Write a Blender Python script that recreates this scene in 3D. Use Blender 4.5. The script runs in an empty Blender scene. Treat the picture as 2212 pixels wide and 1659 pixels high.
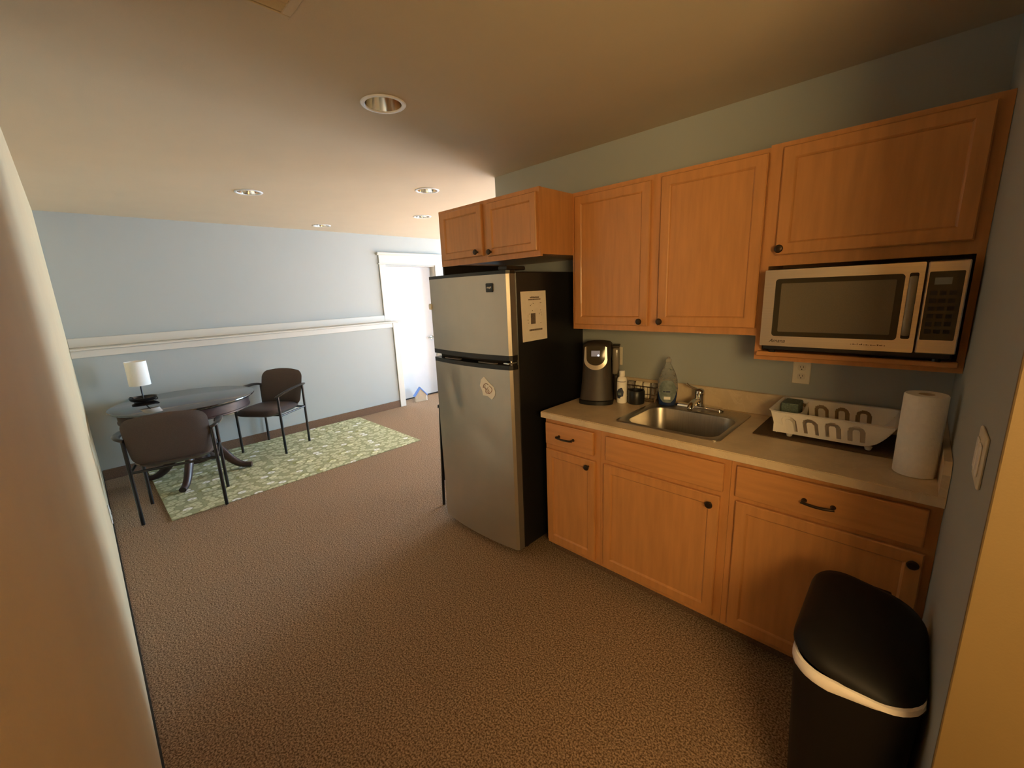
import bpy, bmesh, math, random
from mathutils import Vector, Matrix
random.seed(4)
R = math.radians
PI = math.pi
scene = bpy.context.scene
C = scene.collection

# ------------------------------------------------------------------ camera
FPX = 907.0752
cam_d = bpy.data.cameras.new('camera')
cam_d.sensor_fit = 'HORIZONTAL'
cam_d.sensor_width = 36.0
cam_d.lens = FPX / 2212 * 36.0
cam_d.clip_start = 0.02
cam = bpy.data.objects.new('camera', cam_d)
C.objects.link(cam)
cr = Vector((0.72029349, 0.69251772, -0.03995617))
cu = Vector((-0.12082655, 0.18197636, 0.97585119))
cf = Vector((-0.68306533, 0.69807149, -0.21475091))
cam.matrix_world = Matrix(((cr.x, cu.x, -cf.x, -0.12336), (cr.y, cu.y, -cf.y, -2.36560),
                           (cr.z, cu.z, -cf.z, 1.57865), (0, 0, 0, 1)))
scene.camera = cam

# ------------------------------------------------------------------ world, sun, exposure
world = bpy.data.worlds.new('World')
scene.world = world
world.use_nodes = True
bg = world.node_tree.nodes['Background']
bg.inputs[0].default_value = (0.48, 0.72, 1.0, 1)
bg.inputs[1].default_value = 43.0

sun_d = bpy.data.lights.new('sun', 'SUN')
sun_d.energy = 420.0
sun_d.angle = R(1.0)
sun_d.color = (1.0, 0.91, 0.78)
sun = bpy.data.objects.new('sun', sun_d)
C.objects.link(sun)
sun.location = (-5.0, 8.0, 8.0)
sun.rotation_euler = Vector((0.22, -1.0, -0.52)).to_track_quat('-Z', 'Y').to_euler()

def portal(x, y, z, w, h, d_=(0, -1, 0)):
    d = bpy.data.lights.new('window_portal', 'AREA')
    d.shape = 'RECTANGLE'; d.size = w; d.size_y = h
    d.cycles.is_portal = True
    o = bpy.data.objects.new('window_portal', d)
    C.objects.link(o)
    o.location = (x, y, z)
    o.rotation_euler = Vector(d_).to_track_quat('-Z', 'Y').to_euler()

scene.view_settings.view_transform = 'Standard'
scene.view_settings.look = 'None'
scene.view_settings.gamma = 1.0
scene.view_settings.use_curve_mapping = False
scene.view_settings.exposure = 0.05
scene.cycles.max_bounces = 14
scene.cycles.diffuse_bounces = 10
scene.cycles.glossy_bounces = 5
scene.cycles.transmission_bounces = 8
scene.cycles.sample_clamp_indirect = 8.0

# ------------------------------------------------------------------ key dimensions (metres)
ZC = 2.41            # ceiling
XL, XU = -5.46, -5.63   # far wall: lower furred-out half, upper half
XD = -5.73           # door leaf
YL = -2.4317         # left wall
XE = -2.53           # end of the kitchen wall
YW = 5.4             # window wall
YJ = -1.342          # end of the right wall

# ------------------------------------------------------------------ materials
def mat(name, col, rough=0.5, metal=0.0, spec=0.5, var=0.0, vscale=40, bump=0.0, bscale=200, coat=0.0,
        stretch=(1, 1, 1), emit=None, estr=0.0, trans=0.0, ior=1.45, col2=None):
    m = bpy.data.materials.new(name)
    m.use_nodes = True
    nt = m.node_tree
    b = nt.nodes['Principled BSDF']
    b.inputs['Base Color'].default_value = (*col, 1)
    b.inputs['Roughness'].default_value = rough
    b.inputs['Metallic'].default_value = metal
    b.inputs['Specular IOR Level'].default_value = spec
    b.inputs['Coat Weight'].default_value = coat
    b.inputs['Transmission Weight'].default_value = trans
    b.inputs['IOR'].default_value = ior
    if emit:
        b.inputs['Emission Color'].default_value = (*emit, 1)
        b.inputs['Emission Strength'].default_value = estr
    tc = nt.nodes.new('ShaderNodeTexCoord')
    mp = nt.nodes.new('ShaderNodeMapping')
    mp.inputs['Scale'].default_value = stretch
    nt.links.new(tc.outputs['Object'], mp.inputs['Vector'])
    n = nt.nodes.new('ShaderNodeTexNoise')
    n.inputs['Scale'].default_value = vscale
    n.inputs['Detail'].default_value = 5
    nt.links.new(mp.outputs['Vector'], n.inputs['Vector'])
    rp = nt.nodes.new('ShaderNodeValToRGB')
    c2 = col2 if col2 else tuple(c * (1 - var) for c in col)
    rp.color_ramp.elements[0].color = (*c2, 1)
    rp.color_ramp.elements[1].color = (*(tuple(min(1, c * (1 + var * 0.6)) for c in col)), 1)
    rp.color_ramp.elements[0].position = 0.33
    rp.color_ramp.elements[1].position = 0.67
    nt.links.new(n.outputs['Fac'], rp.inputs['Fac'])
    nt.links.new(rp.outputs['Color'], b.inputs['Base Color'])
    if bump > 0:
        n2 = nt.nodes.new('ShaderNodeTexNoise')
        n2.inputs['Scale'].default_value = bscale
        n2.inputs['Detail'].default_value = 3
        nt.links.new(mp.outputs['Vector'], n2.inputs['Vector'])
        bp = nt.nodes.new('ShaderNodeBump')
        bp.inputs['Strength'].default_value = bump
        bp.inputs['Distance'].default_value = 0.004
        nt.links.new(n2.outputs['Fac'], bp.inputs['Height'])
        nt.links.new(bp.outputs['Normal'], b.inputs['Normal'])
    return m

M = {}
M['blue'] = mat('blue_grey_paint', (0.365, 0.392, 0.375), 0.75, var=0.006, vscale=6, bump=0.08, bscale=260)
M['cream'] = mat('cream_paint', (0.63, 0.505, 0.305), 0.6, var=0.03, vscale=5, bump=0.08, bscale=260)
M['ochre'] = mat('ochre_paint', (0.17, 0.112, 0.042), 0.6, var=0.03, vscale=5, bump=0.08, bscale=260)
M['ceil'] = mat('ceiling_paint', (0.56, 0.485, 0.36), 0.85, var=0.02, vscale=4, bump=0.08, bscale=180)
M['trim'] = mat('white_trim_paint', (0.60, 0.56, 0.48), 0.4, var=0.01, vscale=8)
M['doorw'] = mat('white_door_paint', (0.50, 0.515, 0.53), 0.45, var=0.02, vscale=8)
M['carpet'] = mat('brown_carpet', (0.47, 0.335, 0.225), 0.95, spec=0.1, var=0.0, vscale=150, bump=0.8, bscale=230,
                  col2=(0.125, 0.077, 0.043))
[n for n in M['carpet'].node_tree.nodes if n.type == 'TEX_NOISE'][0].inputs['Detail'].default_value = 2.5
for e_, p_ in zip([n for n in M['carpet'].node_tree.nodes if n.type == 'VALTORGB'][0].color_ramp.elements, (0.38, 0.66)): e_.position = p_
M['cbase'] = mat('brown_carpet_base', (0.19, 0.12, 0.078), 0.95, spec=0.1, vscale=170, bump=0.6, bscale=260,
                 col2=(0.10, 0.064, 0.042))
M['wood'] = mat('honey_maple', (0.50, 0.230, 0.080), 0.38, var=0.11, vscale=6, stretch=(7, 7, 0.7), coat=0.15)
M['woodh'] = mat('honey_maple_horizontal', (0.50, 0.230, 0.080), 0.38, var=0.11, vscale=6, stretch=(0.7, 7, 7), coat=0.15)
M['woodin'] = mat('cabinet_inside', (0.42, 0.24, 0.12), 0.6, var=0.1, vscale=8)
M['bronze'] = mat('dark_bronze', (0.055, 0.036, 0.024), 0.35, metal=0.7, var=0.1, vscale=60)
M['black'] = mat('black_enamel', (0.012, 0.012, 0.013), 0.35, var=0.1, vscale=30, bump=0.05, bscale=500)
M['binblack'] = mat('matte_black_plastic', (0.006, 0.005, 0.005), 0.55, spec=0.25, var=0.1, vscale=30)
M['blackp'] = mat('black_plastic', (0.009, 0.008, 0.008), 0.42, var=0.1, vscale=30)
M['steel'] = mat('fridge_silver', (0.46, 0.42, 0.365), 0.36, metal=0.75, var=0.03, vscale=8, bump=0.10, bscale=900)
M['steelside'] = mat('fridge_door_edge_grey', (0.17, 0.16, 0.15), 0.5, metal=0.3, var=0.05, vscale=20)
M['stainless'] = mat('brushed_stainless', (0.76, 0.69, 0.59), 0.34, metal=1.0, var=0.06, vscale=4, stretch=(1, 30, 60))
M['sinkst'] = mat('sink_stainless', (0.44, 0.40, 0.34), 0.36, metal=1.0, var=0.08, vscale=6, stretch=(30, 2, 2))
M['handleg'] = mat('grey_handle', (0.30, 0.26, 0.19), 0.45, metal=0.3, var=0.05, vscale=20)
M['chrome'] = mat('chrome', (0.72, 0.69, 0.64), 0.10, metal=1.0, var=0.03, vscale=10)
M['glassdark'] = mat('dark_oven_glass', (0.045, 0.036, 0.022), 0.12, var=0.05, vscale=10)
M['mesh'] = mat('oven_window_screen', (0.14, 0.115, 0.075), 0.40, var=0.1, vscale=400)
M['white'] = mat('white_plastic', (0.86, 0.83, 0.77), 0.4, var=0.02, vscale=20)
M['ivory'] = mat('ivory_plastic', (0.74, 0.68, 0.54), 0.4, var=0.02, vscale=20)
M['paper'] = mat('white_paper', (0.84, 0.81, 0.76), 0.8, var=0.03, vscale=30)
M['towel'] = mat('paper_towel', (0.88, 0.86, 0.82), 0.95, var=0.03, vscale=60, bump=0.35, bscale=120)
M['ink'] = mat('grey_ink', (0.16, 0.13, 0.11), 0.8, var=0.3, vscale=200)
M['inkbrown'] = mat('brown_ink', (0.20, 0.07, 0.045), 0.8, var=0.2, vscale=200)
M['table'] = mat('espresso_wood', (0.022, 0.013, 0.012), 0.09, var=0.3, vscale=5, stretch=(1, 8, 8), coat=0.6, spec=0.6)
M['tablered'] = mat('espresso_wood_edge', (0.030, 0.014, 0.013), 0.42, var=0.3, vscale=8, coat=0.05)
M['uphol'] = mat('taupe_upholstery', (0.078, 0.062, 0.055), 0.85, var=0.2, vscale=300, bump=0.3, bscale=700)
M['seatm'] = mat('taupe_seat_vinyl', (0.060, 0.047, 0.044), 0.42, var=0.15, vscale=60, bump=0.1, bscale=500)
M['metalblk'] = mat('black_metal_tube', (0.014, 0.012, 0.012), 0.32, var=0.1, vscale=30)
M['shade'] = mat('linen_shade', (0.88, 0.83, 0.74), 0.9, var=0.05, vscale=220, stretch=(1, 1, 3), bump=0.15, bscale=500)
M['iron'] = mat('black_iron', (0.018, 0.016, 0.015), 0.30, metal=0.4, var=0.15, vscale=50)
M['bag'] = mat('white_bin_bag', (0.86, 0.80, 0.75), 0.45, var=0.03, vscale=12, bump=0.4, bscale=60)
M['screen'] = mat('lit_screen', (0.25, 0.26, 0.32), 0.3, emit=(0.55, 0.58, 0.78), estr=0.10)
M['led'] = mat('led_spot', (0.9, 0.9, 0.95), 0.3, emit=(0.9, 0.92, 1.0), estr=1.4)
M['lcd'] = mat('microwave_display', (0.14, 0.13, 0.09), 0.35, emit=(0.5, 0.45, 0.28), estr=0.02)
M['brewer'] = mat('brewer_charcoal', (0.048, 0.038, 0.031), 0.50, var=0.1, vscale=30)
M['brewsilver'] = mat('brewer_silver', (0.60, 0.55, 0.46), 0.32, metal=0.7, var=0.03, vscale=20)
M['tank'] = mat('smoked_tank', (0.30, 0.27, 0.22), 0.18, var=0.05, vscale=20, trans=0.35)
M['bottle'] = mat('clear_soap_bottle', (0.86, 0.88, 0.86), 0.08, trans=0.9, ior=1.25, var=0.02, vscale=10, bump=0.9, bscale=38)
M['bottle'].node_tree.nodes['Bump'].inputs['Distance'].default_value = 0.02
M['soap'] = mat('blue_dish_soap', (0.012, 0.030, 0.10), 0.12, var=0.1, vscale=20)
M['soaplabel'] = mat('grey_blue_label', (0.17, 0.21, 0.20), 0.45, var=0.35, vscale=40)
M['labeldark'] = mat('navy_label', (0.035, 0.045, 0.085), 0.4, var=0.2, vscale=60)
M['sponge'] = mat('green_grey_sponge', (0.15, 0.20, 0.165), 0.95, var=0.3, vscale=160, bump=0.6, bscale=200)
M['dmat'] = mat('brown_drying_mat', (0.105, 0.060, 0.028), 0.9, var=0.2, vscale=200, bump=0.5, bscale=400)
M['wire'] = mat('bronze_wire', (0.10, 0.06, 0.035), 0.4, metal=0.6, var=0.1, vscale=40)
M['clearp'] = mat('clear_plastic_wrap', (0.75, 0.72, 0.66), 0.12, trans=0.75, ior=1.3, var=0.05, vscale=30)
M['reflector'] = mat('can_reflector', (0.78, 0.70, 0.58), 0.16, metal=1.0, var=0.04, vscale=20)
M['ring'] = mat('white_trim_ring', (0.86, 0.87, 0.89), 0.35, var=0.01, vscale=20)
M['bulb'] = mat('frosted_bulb', (0.85, 0.82, 0.76), 0.35, var=0.02, vscale=20)
M['roofblue'] = mat('blue_house_roof', (0.12, 0.24, 0.62), 0.5, var=0.1, vscale=30)
M['houset'] = mat('tan_house_front', (0.50, 0.40, 0.28), 0.6, var=0.05, vscale=30)
M['addedlamp'] = mat('added_lamp_glow', (0.9, 0.8, 0.6), 0.4, emit=(1.0, 0.66, 0.27), estr=38.0)  # glow of the unseen lamp added to warm the kitchen
M['ground'] = mat('outdoor_paving', (0.45, 0.44, 0.40), 0.9, var=0.1, vscale=3)
M['glass'] = mat('window_glass', (1, 1, 1), 0.0, trans=1.0, ior=1.02, spec=0.1)
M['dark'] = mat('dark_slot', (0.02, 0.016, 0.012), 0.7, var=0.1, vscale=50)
M['sockgrey'] = mat('outlet_face', (0.66, 0.60, 0.47), 0.4, var=0.02, vscale=20)

def counter_material():
    m = mat('beige_laminate', (0.60, 0.475, 0.315), 0.36, var=0.13, vscale=9)
    nt = m.node_tree; b = nt.nodes['Principled BSDF']
    base = b.inputs['Base Color'].links[0].from_socket
    tc = nt.nodes.new('ShaderNodeTexCoord')
    n = nt.nodes.new('ShaderNodeTexNoise'); n.inputs['Scale'].default_value = 7; n.inputs['Detail'].default_value = 6
    n.inputs['Distortion'].default_value = 1.4
    nt.links.new(tc.outputs['Object'], n.inputs['Vector'])
    a = nt.nodes.new('ShaderNodeMath'); a.operation = 'SUBTRACT'; a.inputs[1].default_value = 0.5
    nt.links.new(n.outputs['Fac'], a.inputs[0])
    ab = nt.nodes.new('ShaderNodeMath'); ab.operation = 'ABSOLUTE'
    nt.links.new(a.outputs[0], ab.inputs[0])
    rp = nt.nodes.new('ShaderNodeValToRGB')
    rp.color_ramp.elements[0].color = (1, 1, 1, 1); rp.color_ramp.elements[1].color = (0, 0, 0, 1)
    rp.color_ramp.elements[1].position = 0.022
    nt.links.new(ab.outputs[0], rp.inputs['Fac'])
    mx = nt.nodes.new('ShaderNodeMix'); mx.data_type = 'RGBA'
    mx.inputs['B'].default_value = (0.66, 0.55, 0.38, 1)
    ml = nt.nodes.new('ShaderNodeMath'); ml.operation = 'MULTIPLY'; ml.inputs[1].default_value = 0.55
    nt.links.new(rp.outputs['Color'], ml.inputs[0])
    nt.links.new(ml.outputs[0], mx.inputs['Factor'])
    nt.links.new(base, mx.inputs['A'])
    nt.links.new(mx.outputs['Result'], b.inputs['Base Color'])
    return m
M['counter'] = counter_material()

def rug_material():
    m = bpy.data.materials.new('pebble_rug')
    m.use_nodes = True
    nt = m.node_tree; b = nt.nodes['Principled BSDF']
    b.inputs['Roughness'].default_value = 0.95
    b.inputs['Specular IOR Level'].default_value = 0.1
    tc = nt.nodes.new('ShaderNodeTexCoord')
    mp = nt.nodes.new('ShaderNodeMapping'); mp.inputs['Scale'].default_value = (1.0, 0.8, 1.0)
    nt.links.new(tc.outputs['Object'], mp.inputs['Vector'])
    v = nt.nodes.new('ShaderNodeTexVoronoi'); v.voronoi_dimensions = '2D'
    v.inputs['Scale'].default_value = 16.0; v.inputs['Randomness'].default_value = 0.8
    nt.links.new(mp.outputs['Vector'], v.inputs['Vector'])
    ring = nt.nodes.new('ShaderNodeValToRGB')          # oval profile by distance from the cell centre
    r = ring.color_ramp; r.interpolation = 'LINEAR'
    r.elements[0].position = 0.0; r.elements[0].color = (0.397, 0.397, 0.243, 1)
    r.elements[1].position = 1.0; r.elements[1].color = (0.371, 0.371, 0.211, 1)
    for p, c in ((0.10, (0.410, 0.410, 0.256)), (0.17, (0.640, 0.640, 0.410)), (0.40, (0.563, 0.570, 0.346)), (0.47, (0.269, 0.275, 0.147)),
                 (0.56, (0.384, 0.384, 0.224))):
        e = r.elements.new(p); e.color = (*c, 1)
    nt.links.new(v.outputs['Distance'], ring.inputs['Fac'])
    bright = nt.nodes.new('ShaderNodeValToRGB')
    q = bright.color_ramp
    q.elements[0].position = 0.0; q.elements[0].color = (0.538, 0.538, 0.358, 1)
    q.elements[1].position = 1.0; q.elements[1].color = (0.371, 0.371, 0.211, 1)
    for p, c in ((0.11, (0.576, 0.576, 0.384)), (0.16, (0.900, 0.900, 0.845)), (0.38, (0.900, 0.900, 0.845)), (0.45, (0.282, 0.288, 0.154)),
                 (0.54, (0.384, 0.384, 0.224))):
        e = q.elements.new(p); e.color = (*c, 1)
    nt.links.new(v.outputs['Distance'], bright.inputs['Fac'])
    yel = nt.nodes.new('ShaderNodeMix'); yel.data_type = 'RGBA'; yel.blend_type = 'MULTIPLY'
    yel.inputs['B'].default_value = (0.900, 0.900, 0.666, 1)
    nt.links.new(bright.outputs['Color'], yel.inputs['A'])
    sp = nt.nodes.new('ShaderNodeSeparateColor')
    nt.links.new(v.outputs['Color'], sp.inputs['Color'])
    g1 = nt.nodes.new('ShaderNodeMath'); g1.operation = 'GREATER_THAN'; g1.inputs[1].default_value = 0.86
    nt.links.new(sp.outputs['Red'], g1.inputs[0])
    g2 = nt.nodes.new('ShaderNodeMath'); g2.operation = 'GREATER_THAN'; g2.inputs[1].default_value = 0.55
    nt.links.new(sp.outputs['Green'], g2.inputs[0])
    nt.links.new(g2.outputs[0], yel.inputs['Factor'])
    mx = nt.nodes.new('ShaderNodeMix'); mx.data_type = 'RGBA'
    nt.links.new(g1.outputs[0], mx.inputs['Factor'])
    nt.links.new(ring.outputs['Color'], mx.inputs['A'])
    nt.links.new(yel.outputs['Result'], mx.inputs['B'])
    nt.links.new(mx.outputs['Result'], b.inputs['Base Color'])
    n2 = nt.nodes.new('ShaderNodeTexNoise'); n2.inputs['Scale'].default_value = 300
    nt.links.new(tc.outputs['Object'], n2.inputs['Vector'])
    bp = nt.nodes.new('ShaderNodeBump'); bp.inputs['Strength'].default_value = 0.5; bp.inputs['Distance'].default_value = 0.003
    nt.links.new(n2.outputs['Fac'], bp.inputs['Height'])
    nt.links.new(bp.outputs['Normal'], b.inputs['Normal'])
    return m
M['rug'] = rug_material()

# ------------------------------------------------------------------ mesh helpers
def NB():
    return bmesh.new()

def box(bm, x0, x1, y0, y1, z0, z1, bev=0.0, seg=1):
    vs = [bm.verts.new(p) for p in ((x0, y0, z0), (x1, y0, z0), (x1, y1, z0), (x0, y1, z0),
                                    (x0, y0, z1), (x1, y0, z1), (x1, y1, z1), (x0, y1, z1))]
    fs = [bm.faces.new([vs[i] for i in f]) for f in ((0, 3, 2, 1), (4, 5, 6, 7), (0, 1, 5, 4), (1, 2, 6, 5), (2, 3, 7, 6), (3, 0, 4, 7))]
    if bev > 0:
        es = list({e for f in fs for e in f.edges})
        bmesh.ops.bevel(bm, geom=es, offset=bev, segments=seg, affect='EDGES', profile=0.5)
    return bm

def loft(bm, rings, cap0=True, cap1=True, closed=True):
    rv = [[bm.verts.new(p) for p in r] for r in rings]
    n = len(rv[0])
    for a, b in zip(rv, rv[1:]):
        for i in range(n if closed else n - 1):
            j = (i + 1) % n
            bm.faces.new((a[i], a[j], b[j], b[i]))
    if cap0: bm.faces.new(list(reversed(rv[0])))
    if cap1: bm.faces.new(rv[-1])
    return bm

def lathe(bm, prof, c=(0, 0, 0), n=32, cap0=True, cap1=True):
    rings = [[(c[0] + r * math.cos(2 * PI * i / n), c[1] + r * math.sin(2 * PI * i / n), c[2] + z) for i in range(n)] for r, z in prof]
    return loft(bm, rings, cap0, cap1)

def rrect(cx, cy, hx, hy, r, n=6):
    pts = []
    r = min(r, hx, hy)
    for k, (sx, sy) in enumerate(((1, 1), (-1, 1), (-1, -1), (1, -1))):
        for i in range(n + 1):
            a = k * PI / 2 + i * PI / 2 / n
            pts.append((cx + sx * (hx - r) + r * math.cos(a), cy + sy * (hy - r) + r * math.sin(a)))
    return pts

def dense(poly, step=0.03):
    out = []
    for a, b in zip(poly, poly[1:] + poly[:1]):
        k = max(1, int(math.hypot(b[0] - a[0], b[1] - a[1]) / step))
        out += [(a[0] + (b[0] - a[0]) * i / k, a[1] + (b[1] - a[1]) * i / k) for i in range(k)]
    return out

def tube(bm, pts, rad, n=10, cap=True):
    pts = [Vector(p) for p in pts]
    rings = []
    up = Vector((0, 0, 1))
    d0 = (pts[1] - pts[0]).normalized()
    if abs(d0.dot(up)) > 0.95: up = Vector((1, 0, 0))
    for i, p in enumerate(pts):
        d = (pts[min(i + 1, len(pts) - 1)] - pts[max(i - 1, 0)]).normalized()
        s = d.cross(up)
        if s.length < 1e-4: s = d.cross(Vector((0, 1, 0)))
        s.normalize(); t = s.cross(d).normalized(); up = t
        rr = rad[i] if isinstance(rad, list) else rad
        ra, rb = rr if isinstance(rr, tuple) else (rr, rr)
        rings.append([p + s * ra * math.cos(2 * PI * k / n) + t * rb * math.sin(2 * PI * k / n) for k in range(n)])
    return loft(bm, rings, cap, cap)

def smooth_path(pts, k=6):
    P = [Vector(p) for p in pts]; out = []
    for i in range(len(P) - 1):
        p0, p1, p2, p3 = P[max(i - 1, 0)], P[i], P[i + 1], P[min(i + 2, len(P) - 1)]
        for j in range(k):
            t = j / k
            out.append(0.5 * ((2 * p1) + (p2 - p0) * t + (2 * p0 - 5 * p1 + 4 * p2 - p3) * t * t + (3 * p1 - p0 - 3 * p2 + p3) * t ** 3))
    out.append(P[-1])
    return out

def prism(bm, poly, axis, a0, a1):
    """poly: 2D outline; axis: extrusion axis"""
    def mk(p, a):
        return {'x': (a, p[0], p[1]), 'y': (p[0], a, p[1]), 'z': (p[0], p[1], a)}[axis]
    return loft(bm, [[mk(p, a0) for p in poly], [mk(p, a1) for p in poly]])

def pillow(bm, outline, place, thick, nr=6, pw=2.5):
    """closed puffy slab; outline 2D around (0,0); place(u,v,w)->3D"""
    n = len(outline)
    for side in (1, -1):
        rings = []
        for k in range(nr + 1):
            s = 1 - k / nr * 0.97
            h = thick * 0.5 * max(0.0, (1 - s ** pw)) ** 0.5 * side
            rings.append([place(u * s, v * s, h) for u, v in outline])
        loft(bm, rings, cap0=False, cap1=True)
    bmesh.ops.remove_doubles(bm, verts=bm.verts, dist=1e-5)
    return bm

def finish(name, bm, m, parent=None, off=(0, 0, 0), smooth=None):
    bmesh.ops.recalc_face_normals(bm, faces=bm.faces)
    if off != (0, 0, 0):
        bmesh.ops.translate(bm, verts=bm.verts, vec=[-c for c in off])
    me = bpy.data.meshes.new(name)
    bm.to_mesh(me); bm.free()
    me.materials.append(M[m] if isinstance(m, str) else m)
    if smooth:
        me.polygons.foreach_set('use_smooth', [True] * len(me.polygons))
        me.update()
        try:
            me.set_sharp_from_angle(angle=R(smooth))
        except Exception:
            pass
    o = bpy.data.objects.new(name, me)
    C.objects.link(o)
    if parent is not None: o.parent = parent
    return o

def tag(o, label=None, cat=None, group=None, kind=None):
    if label: o['label'] = label
    if cat: o['category'] = cat
    if group: o['group'] = group
    if kind: o['kind'] = kind
    return o

class Thing:
    """an Empty at the base; parts given in world coordinates unless local"""
    def __init__(s, name, label, cat, loc, rotz=0.0, group=None, local=False, kind=None):
        s.o = bpy.data.objects.new(name, None); C.objects.link(s.o)
        s.o.empty_display_size = 0.05
        s.o.location = loc; s.o.rotation_euler = (0, 0, rotz)
        tag(s.o, label, cat, group, kind)
        s.off = (0, 0, 0) if local else tuple(loc)
    def part(s, name, bm, m, smooth=None, parent=None, label=None):
        o = finish(name, bm, m, parent if parent is not None else s.o, s.off, smooth)
        if label: o['label'] = label
        return o

def solo(name, bm, m, loc, label, cat, group=None, smooth=None, kind=None):
    o = finish(name, bm, m, None, tuple(loc), smooth)
    o.location = loc
    return tag(o, label, cat, group, kind)

def struct(name, bm, m, label, cat, smooth=None):
    o = finish(name, bm, m, None, (0, 0, 0), smooth)
    return tag(o, label, cat, kind='structure')

def copy_tree(o, parent=None):
    c = o.copy(); C.objects.link(c); c.parent = parent
    for ch in list(o.children): copy_tree(ch, c)
    return c

def text_bm(body, size, extrude=0.0006, shear=0.0):
    cu_ = bpy.data.curves.new('lettering', 'FONT')
    cu_.body = body; cu_.size = size; cu_.extrude = extrude; cu_.shear = shear
    cu_.align_x = 'CENTER'; cu_.align_y = 'CENTER'
    cu_.resolution_u = 2
    to = bpy.data.objects.new('lettering', cu_); C.objects.link(to)
    bpy.context.view_layer.update()
    me = bpy.data.meshes.new_from_object(to.evaluated_get(bpy.context.evaluated_depsgraph_get()))
    bm = bmesh.new(); bm.from_mesh(me)
    bpy.data.objects.remove(to); bpy.data.curves.remove(cu_); bpy.data.meshes.remove(me)
    return bm

# ------------------------------------------------------------------ room shell
XH = 2.6     # hall end
YB = -4.6    # back of the entry room behind the viewer
XR = -1.2    # right side wall of the window room
bm = NB(); box(bm, -5.9, XH + 0.1, YB - 0.1, YW + 0.1, -0.1, 0)
struct('floor', bm, 'carpet', 'brown flecked carpet floor running through the whole space', 'floor')

# ceiling with round openings for the recessed cans
LIGHTS = [(-1.948, -1.24), (-3.985, -1.24), (-3.147, -0.17), (-5.235, -0.17), (-4.147, 0.464)]
RC = 0.079
bm = NB()
HS = 0.13
def cquad(x0, x1, y0, y1):
    vs = [bm.verts.new(p) for p in ((x0, y0, ZC), (x0, y1, ZC), (x1, y1, ZC), (x1, y0, ZC))]
    bm.faces.new(vs)
ybands = sorted({y for _, y in LIGHTS})
y = YB - 0.1
for yb in ybands:
    cquad(-5.9, XH + 0.1, y, yb - HS)
    x = -5.9
    for lx in sorted(a for a, b in LIGHTS if b == yb):
        cquad(x, lx - HS, yb - HS, yb + HS)
        n = 40
        inner = [bm.verts.new((lx + RC * math.cos(2 * PI * i / n), yb + RC * math.sin(2 * PI * i / n), ZC)) for i in range(n)]
        outer = []
        for i in range(n):
            a = 2 * PI * i / n; c_, s_ = math.cos(a), math.sin(a); k = HS / max(abs(c_), abs(s_))
            outer.append(bm.verts.new((lx + k * c_, yb + k * s_, ZC)))
        for i in range(n):
            j = (i + 1) % n
            bm.faces.new((inner[i], outer[i], outer[j], inner[j]))
        x = lx + HS
    cquad(x, XH + 0.1, yb - HS, yb + HS)
    y = yb + HS
cquad(-5.9, XH + 0.1, y, YW + 0.1)
ext = bmesh.ops.extrude_face_region(bm, geom=list(bm.faces))
bmesh.ops.translate(bm, verts=[v for v in ext['geom'] if isinstance(v, bmesh.types.BMVert)], vec=(0, 0, 0.004))
struct('ceiling', bm, 'ceil', 'warm off-white smooth ceiling with five round recessed lights', 'ceiling')
bm = NB(); box(bm, -5.9, XH + 0.1, YB - 0.1, YW + 0.1, ZC + 0.19, ZC + 0.25)
struct('ceiling_deck', bm, 'ceil', 'roof deck above the recessed lights', 'ceiling')

bm = NB(); box(bm, -5.75, 0.05, YL - 0.1, YL, 0, ZC)
struct('wall_left', bm, 'cream', 'plain cream wall filling the left edge of the view', 'wall')
bm = NB(); box(bm, -5.75, 0.05, YL, YL + 0.007, 0.0, 0.012)  # raised dark strip stands in for the shadow line at the floor
struct('shadow_line_strip', bm, 'dark', 'thin dark strip standing in for the shadow line where the cream wall meets the carpet', 'trim')

# far wall: upper half with the door opening, furred-out lower half
DY0, DY1, DZ = 0.80, 1.66, 2.005     # door opening
bm = NB()
box(bm, XU - 0.14, XU, YL, DY0, 1.2, ZC)
box(bm, XU - 0.14, XU, DY0, DY1, DZ, ZC)
box(bm, XU - 0.14, XU, DY1, YW, 0, ZC)
struct('wall_far', bm, 'blue', 'pale blue-grey far wall above the white chair rail', 'wall')
bm = NB(); box(bm, XU - 0.14, XL, YL, 0.765, 0.0, 1.218)
struct('wall_far_lower', bm, 'blue', 'thicker pale blue lower half of the far wall behind the round table', 'wall')
bm = NB(); box(bm, XL, XL + 0.012, YL + 0.007, 0.735, 0.0, 0.10, 0.003)
struct('baseboard_far', bm, 'cbase', 'brown carpet baseboard strip along the blue lower wall', 'baseboard')
tr = Thing('trim_2', 'white chair rail and ledge cap running along the blue far wall', 'trim', (XL, -0.8, 1.22), kind='structure')
bm = NB(); box(bm, XU, XU + 0.02, YL + 0.001, 0.715, 1.238, 1.322, 0.003); tr.part('upper_rail', bm, 'trim')
bm = NB(); box(bm, XU + 0.0005, XL + 0.035, YL + 0.001, 0.865, 1.219, 1.237, 0.004); tr.part('ledge_cap', bm, 'trim')
bm = NB(); box(bm, XL + 0.0005, XL + 0.016, YL + 0.001, 0.735, 1.155, 1.2185, 0.003); tr.part('lower_rail', bm, 'trim')
bm = NB(); box(bm, XU - 0.10, XL + 0.018, 0.766, 0.795, 0.0, 1.218, 0.002); box(bm, XL + 0.0005, XL + 0.02, 0.736, 0.825, 0.0, 1.218, 0.003)
tr.part('end_post', bm, 'trim')

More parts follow.
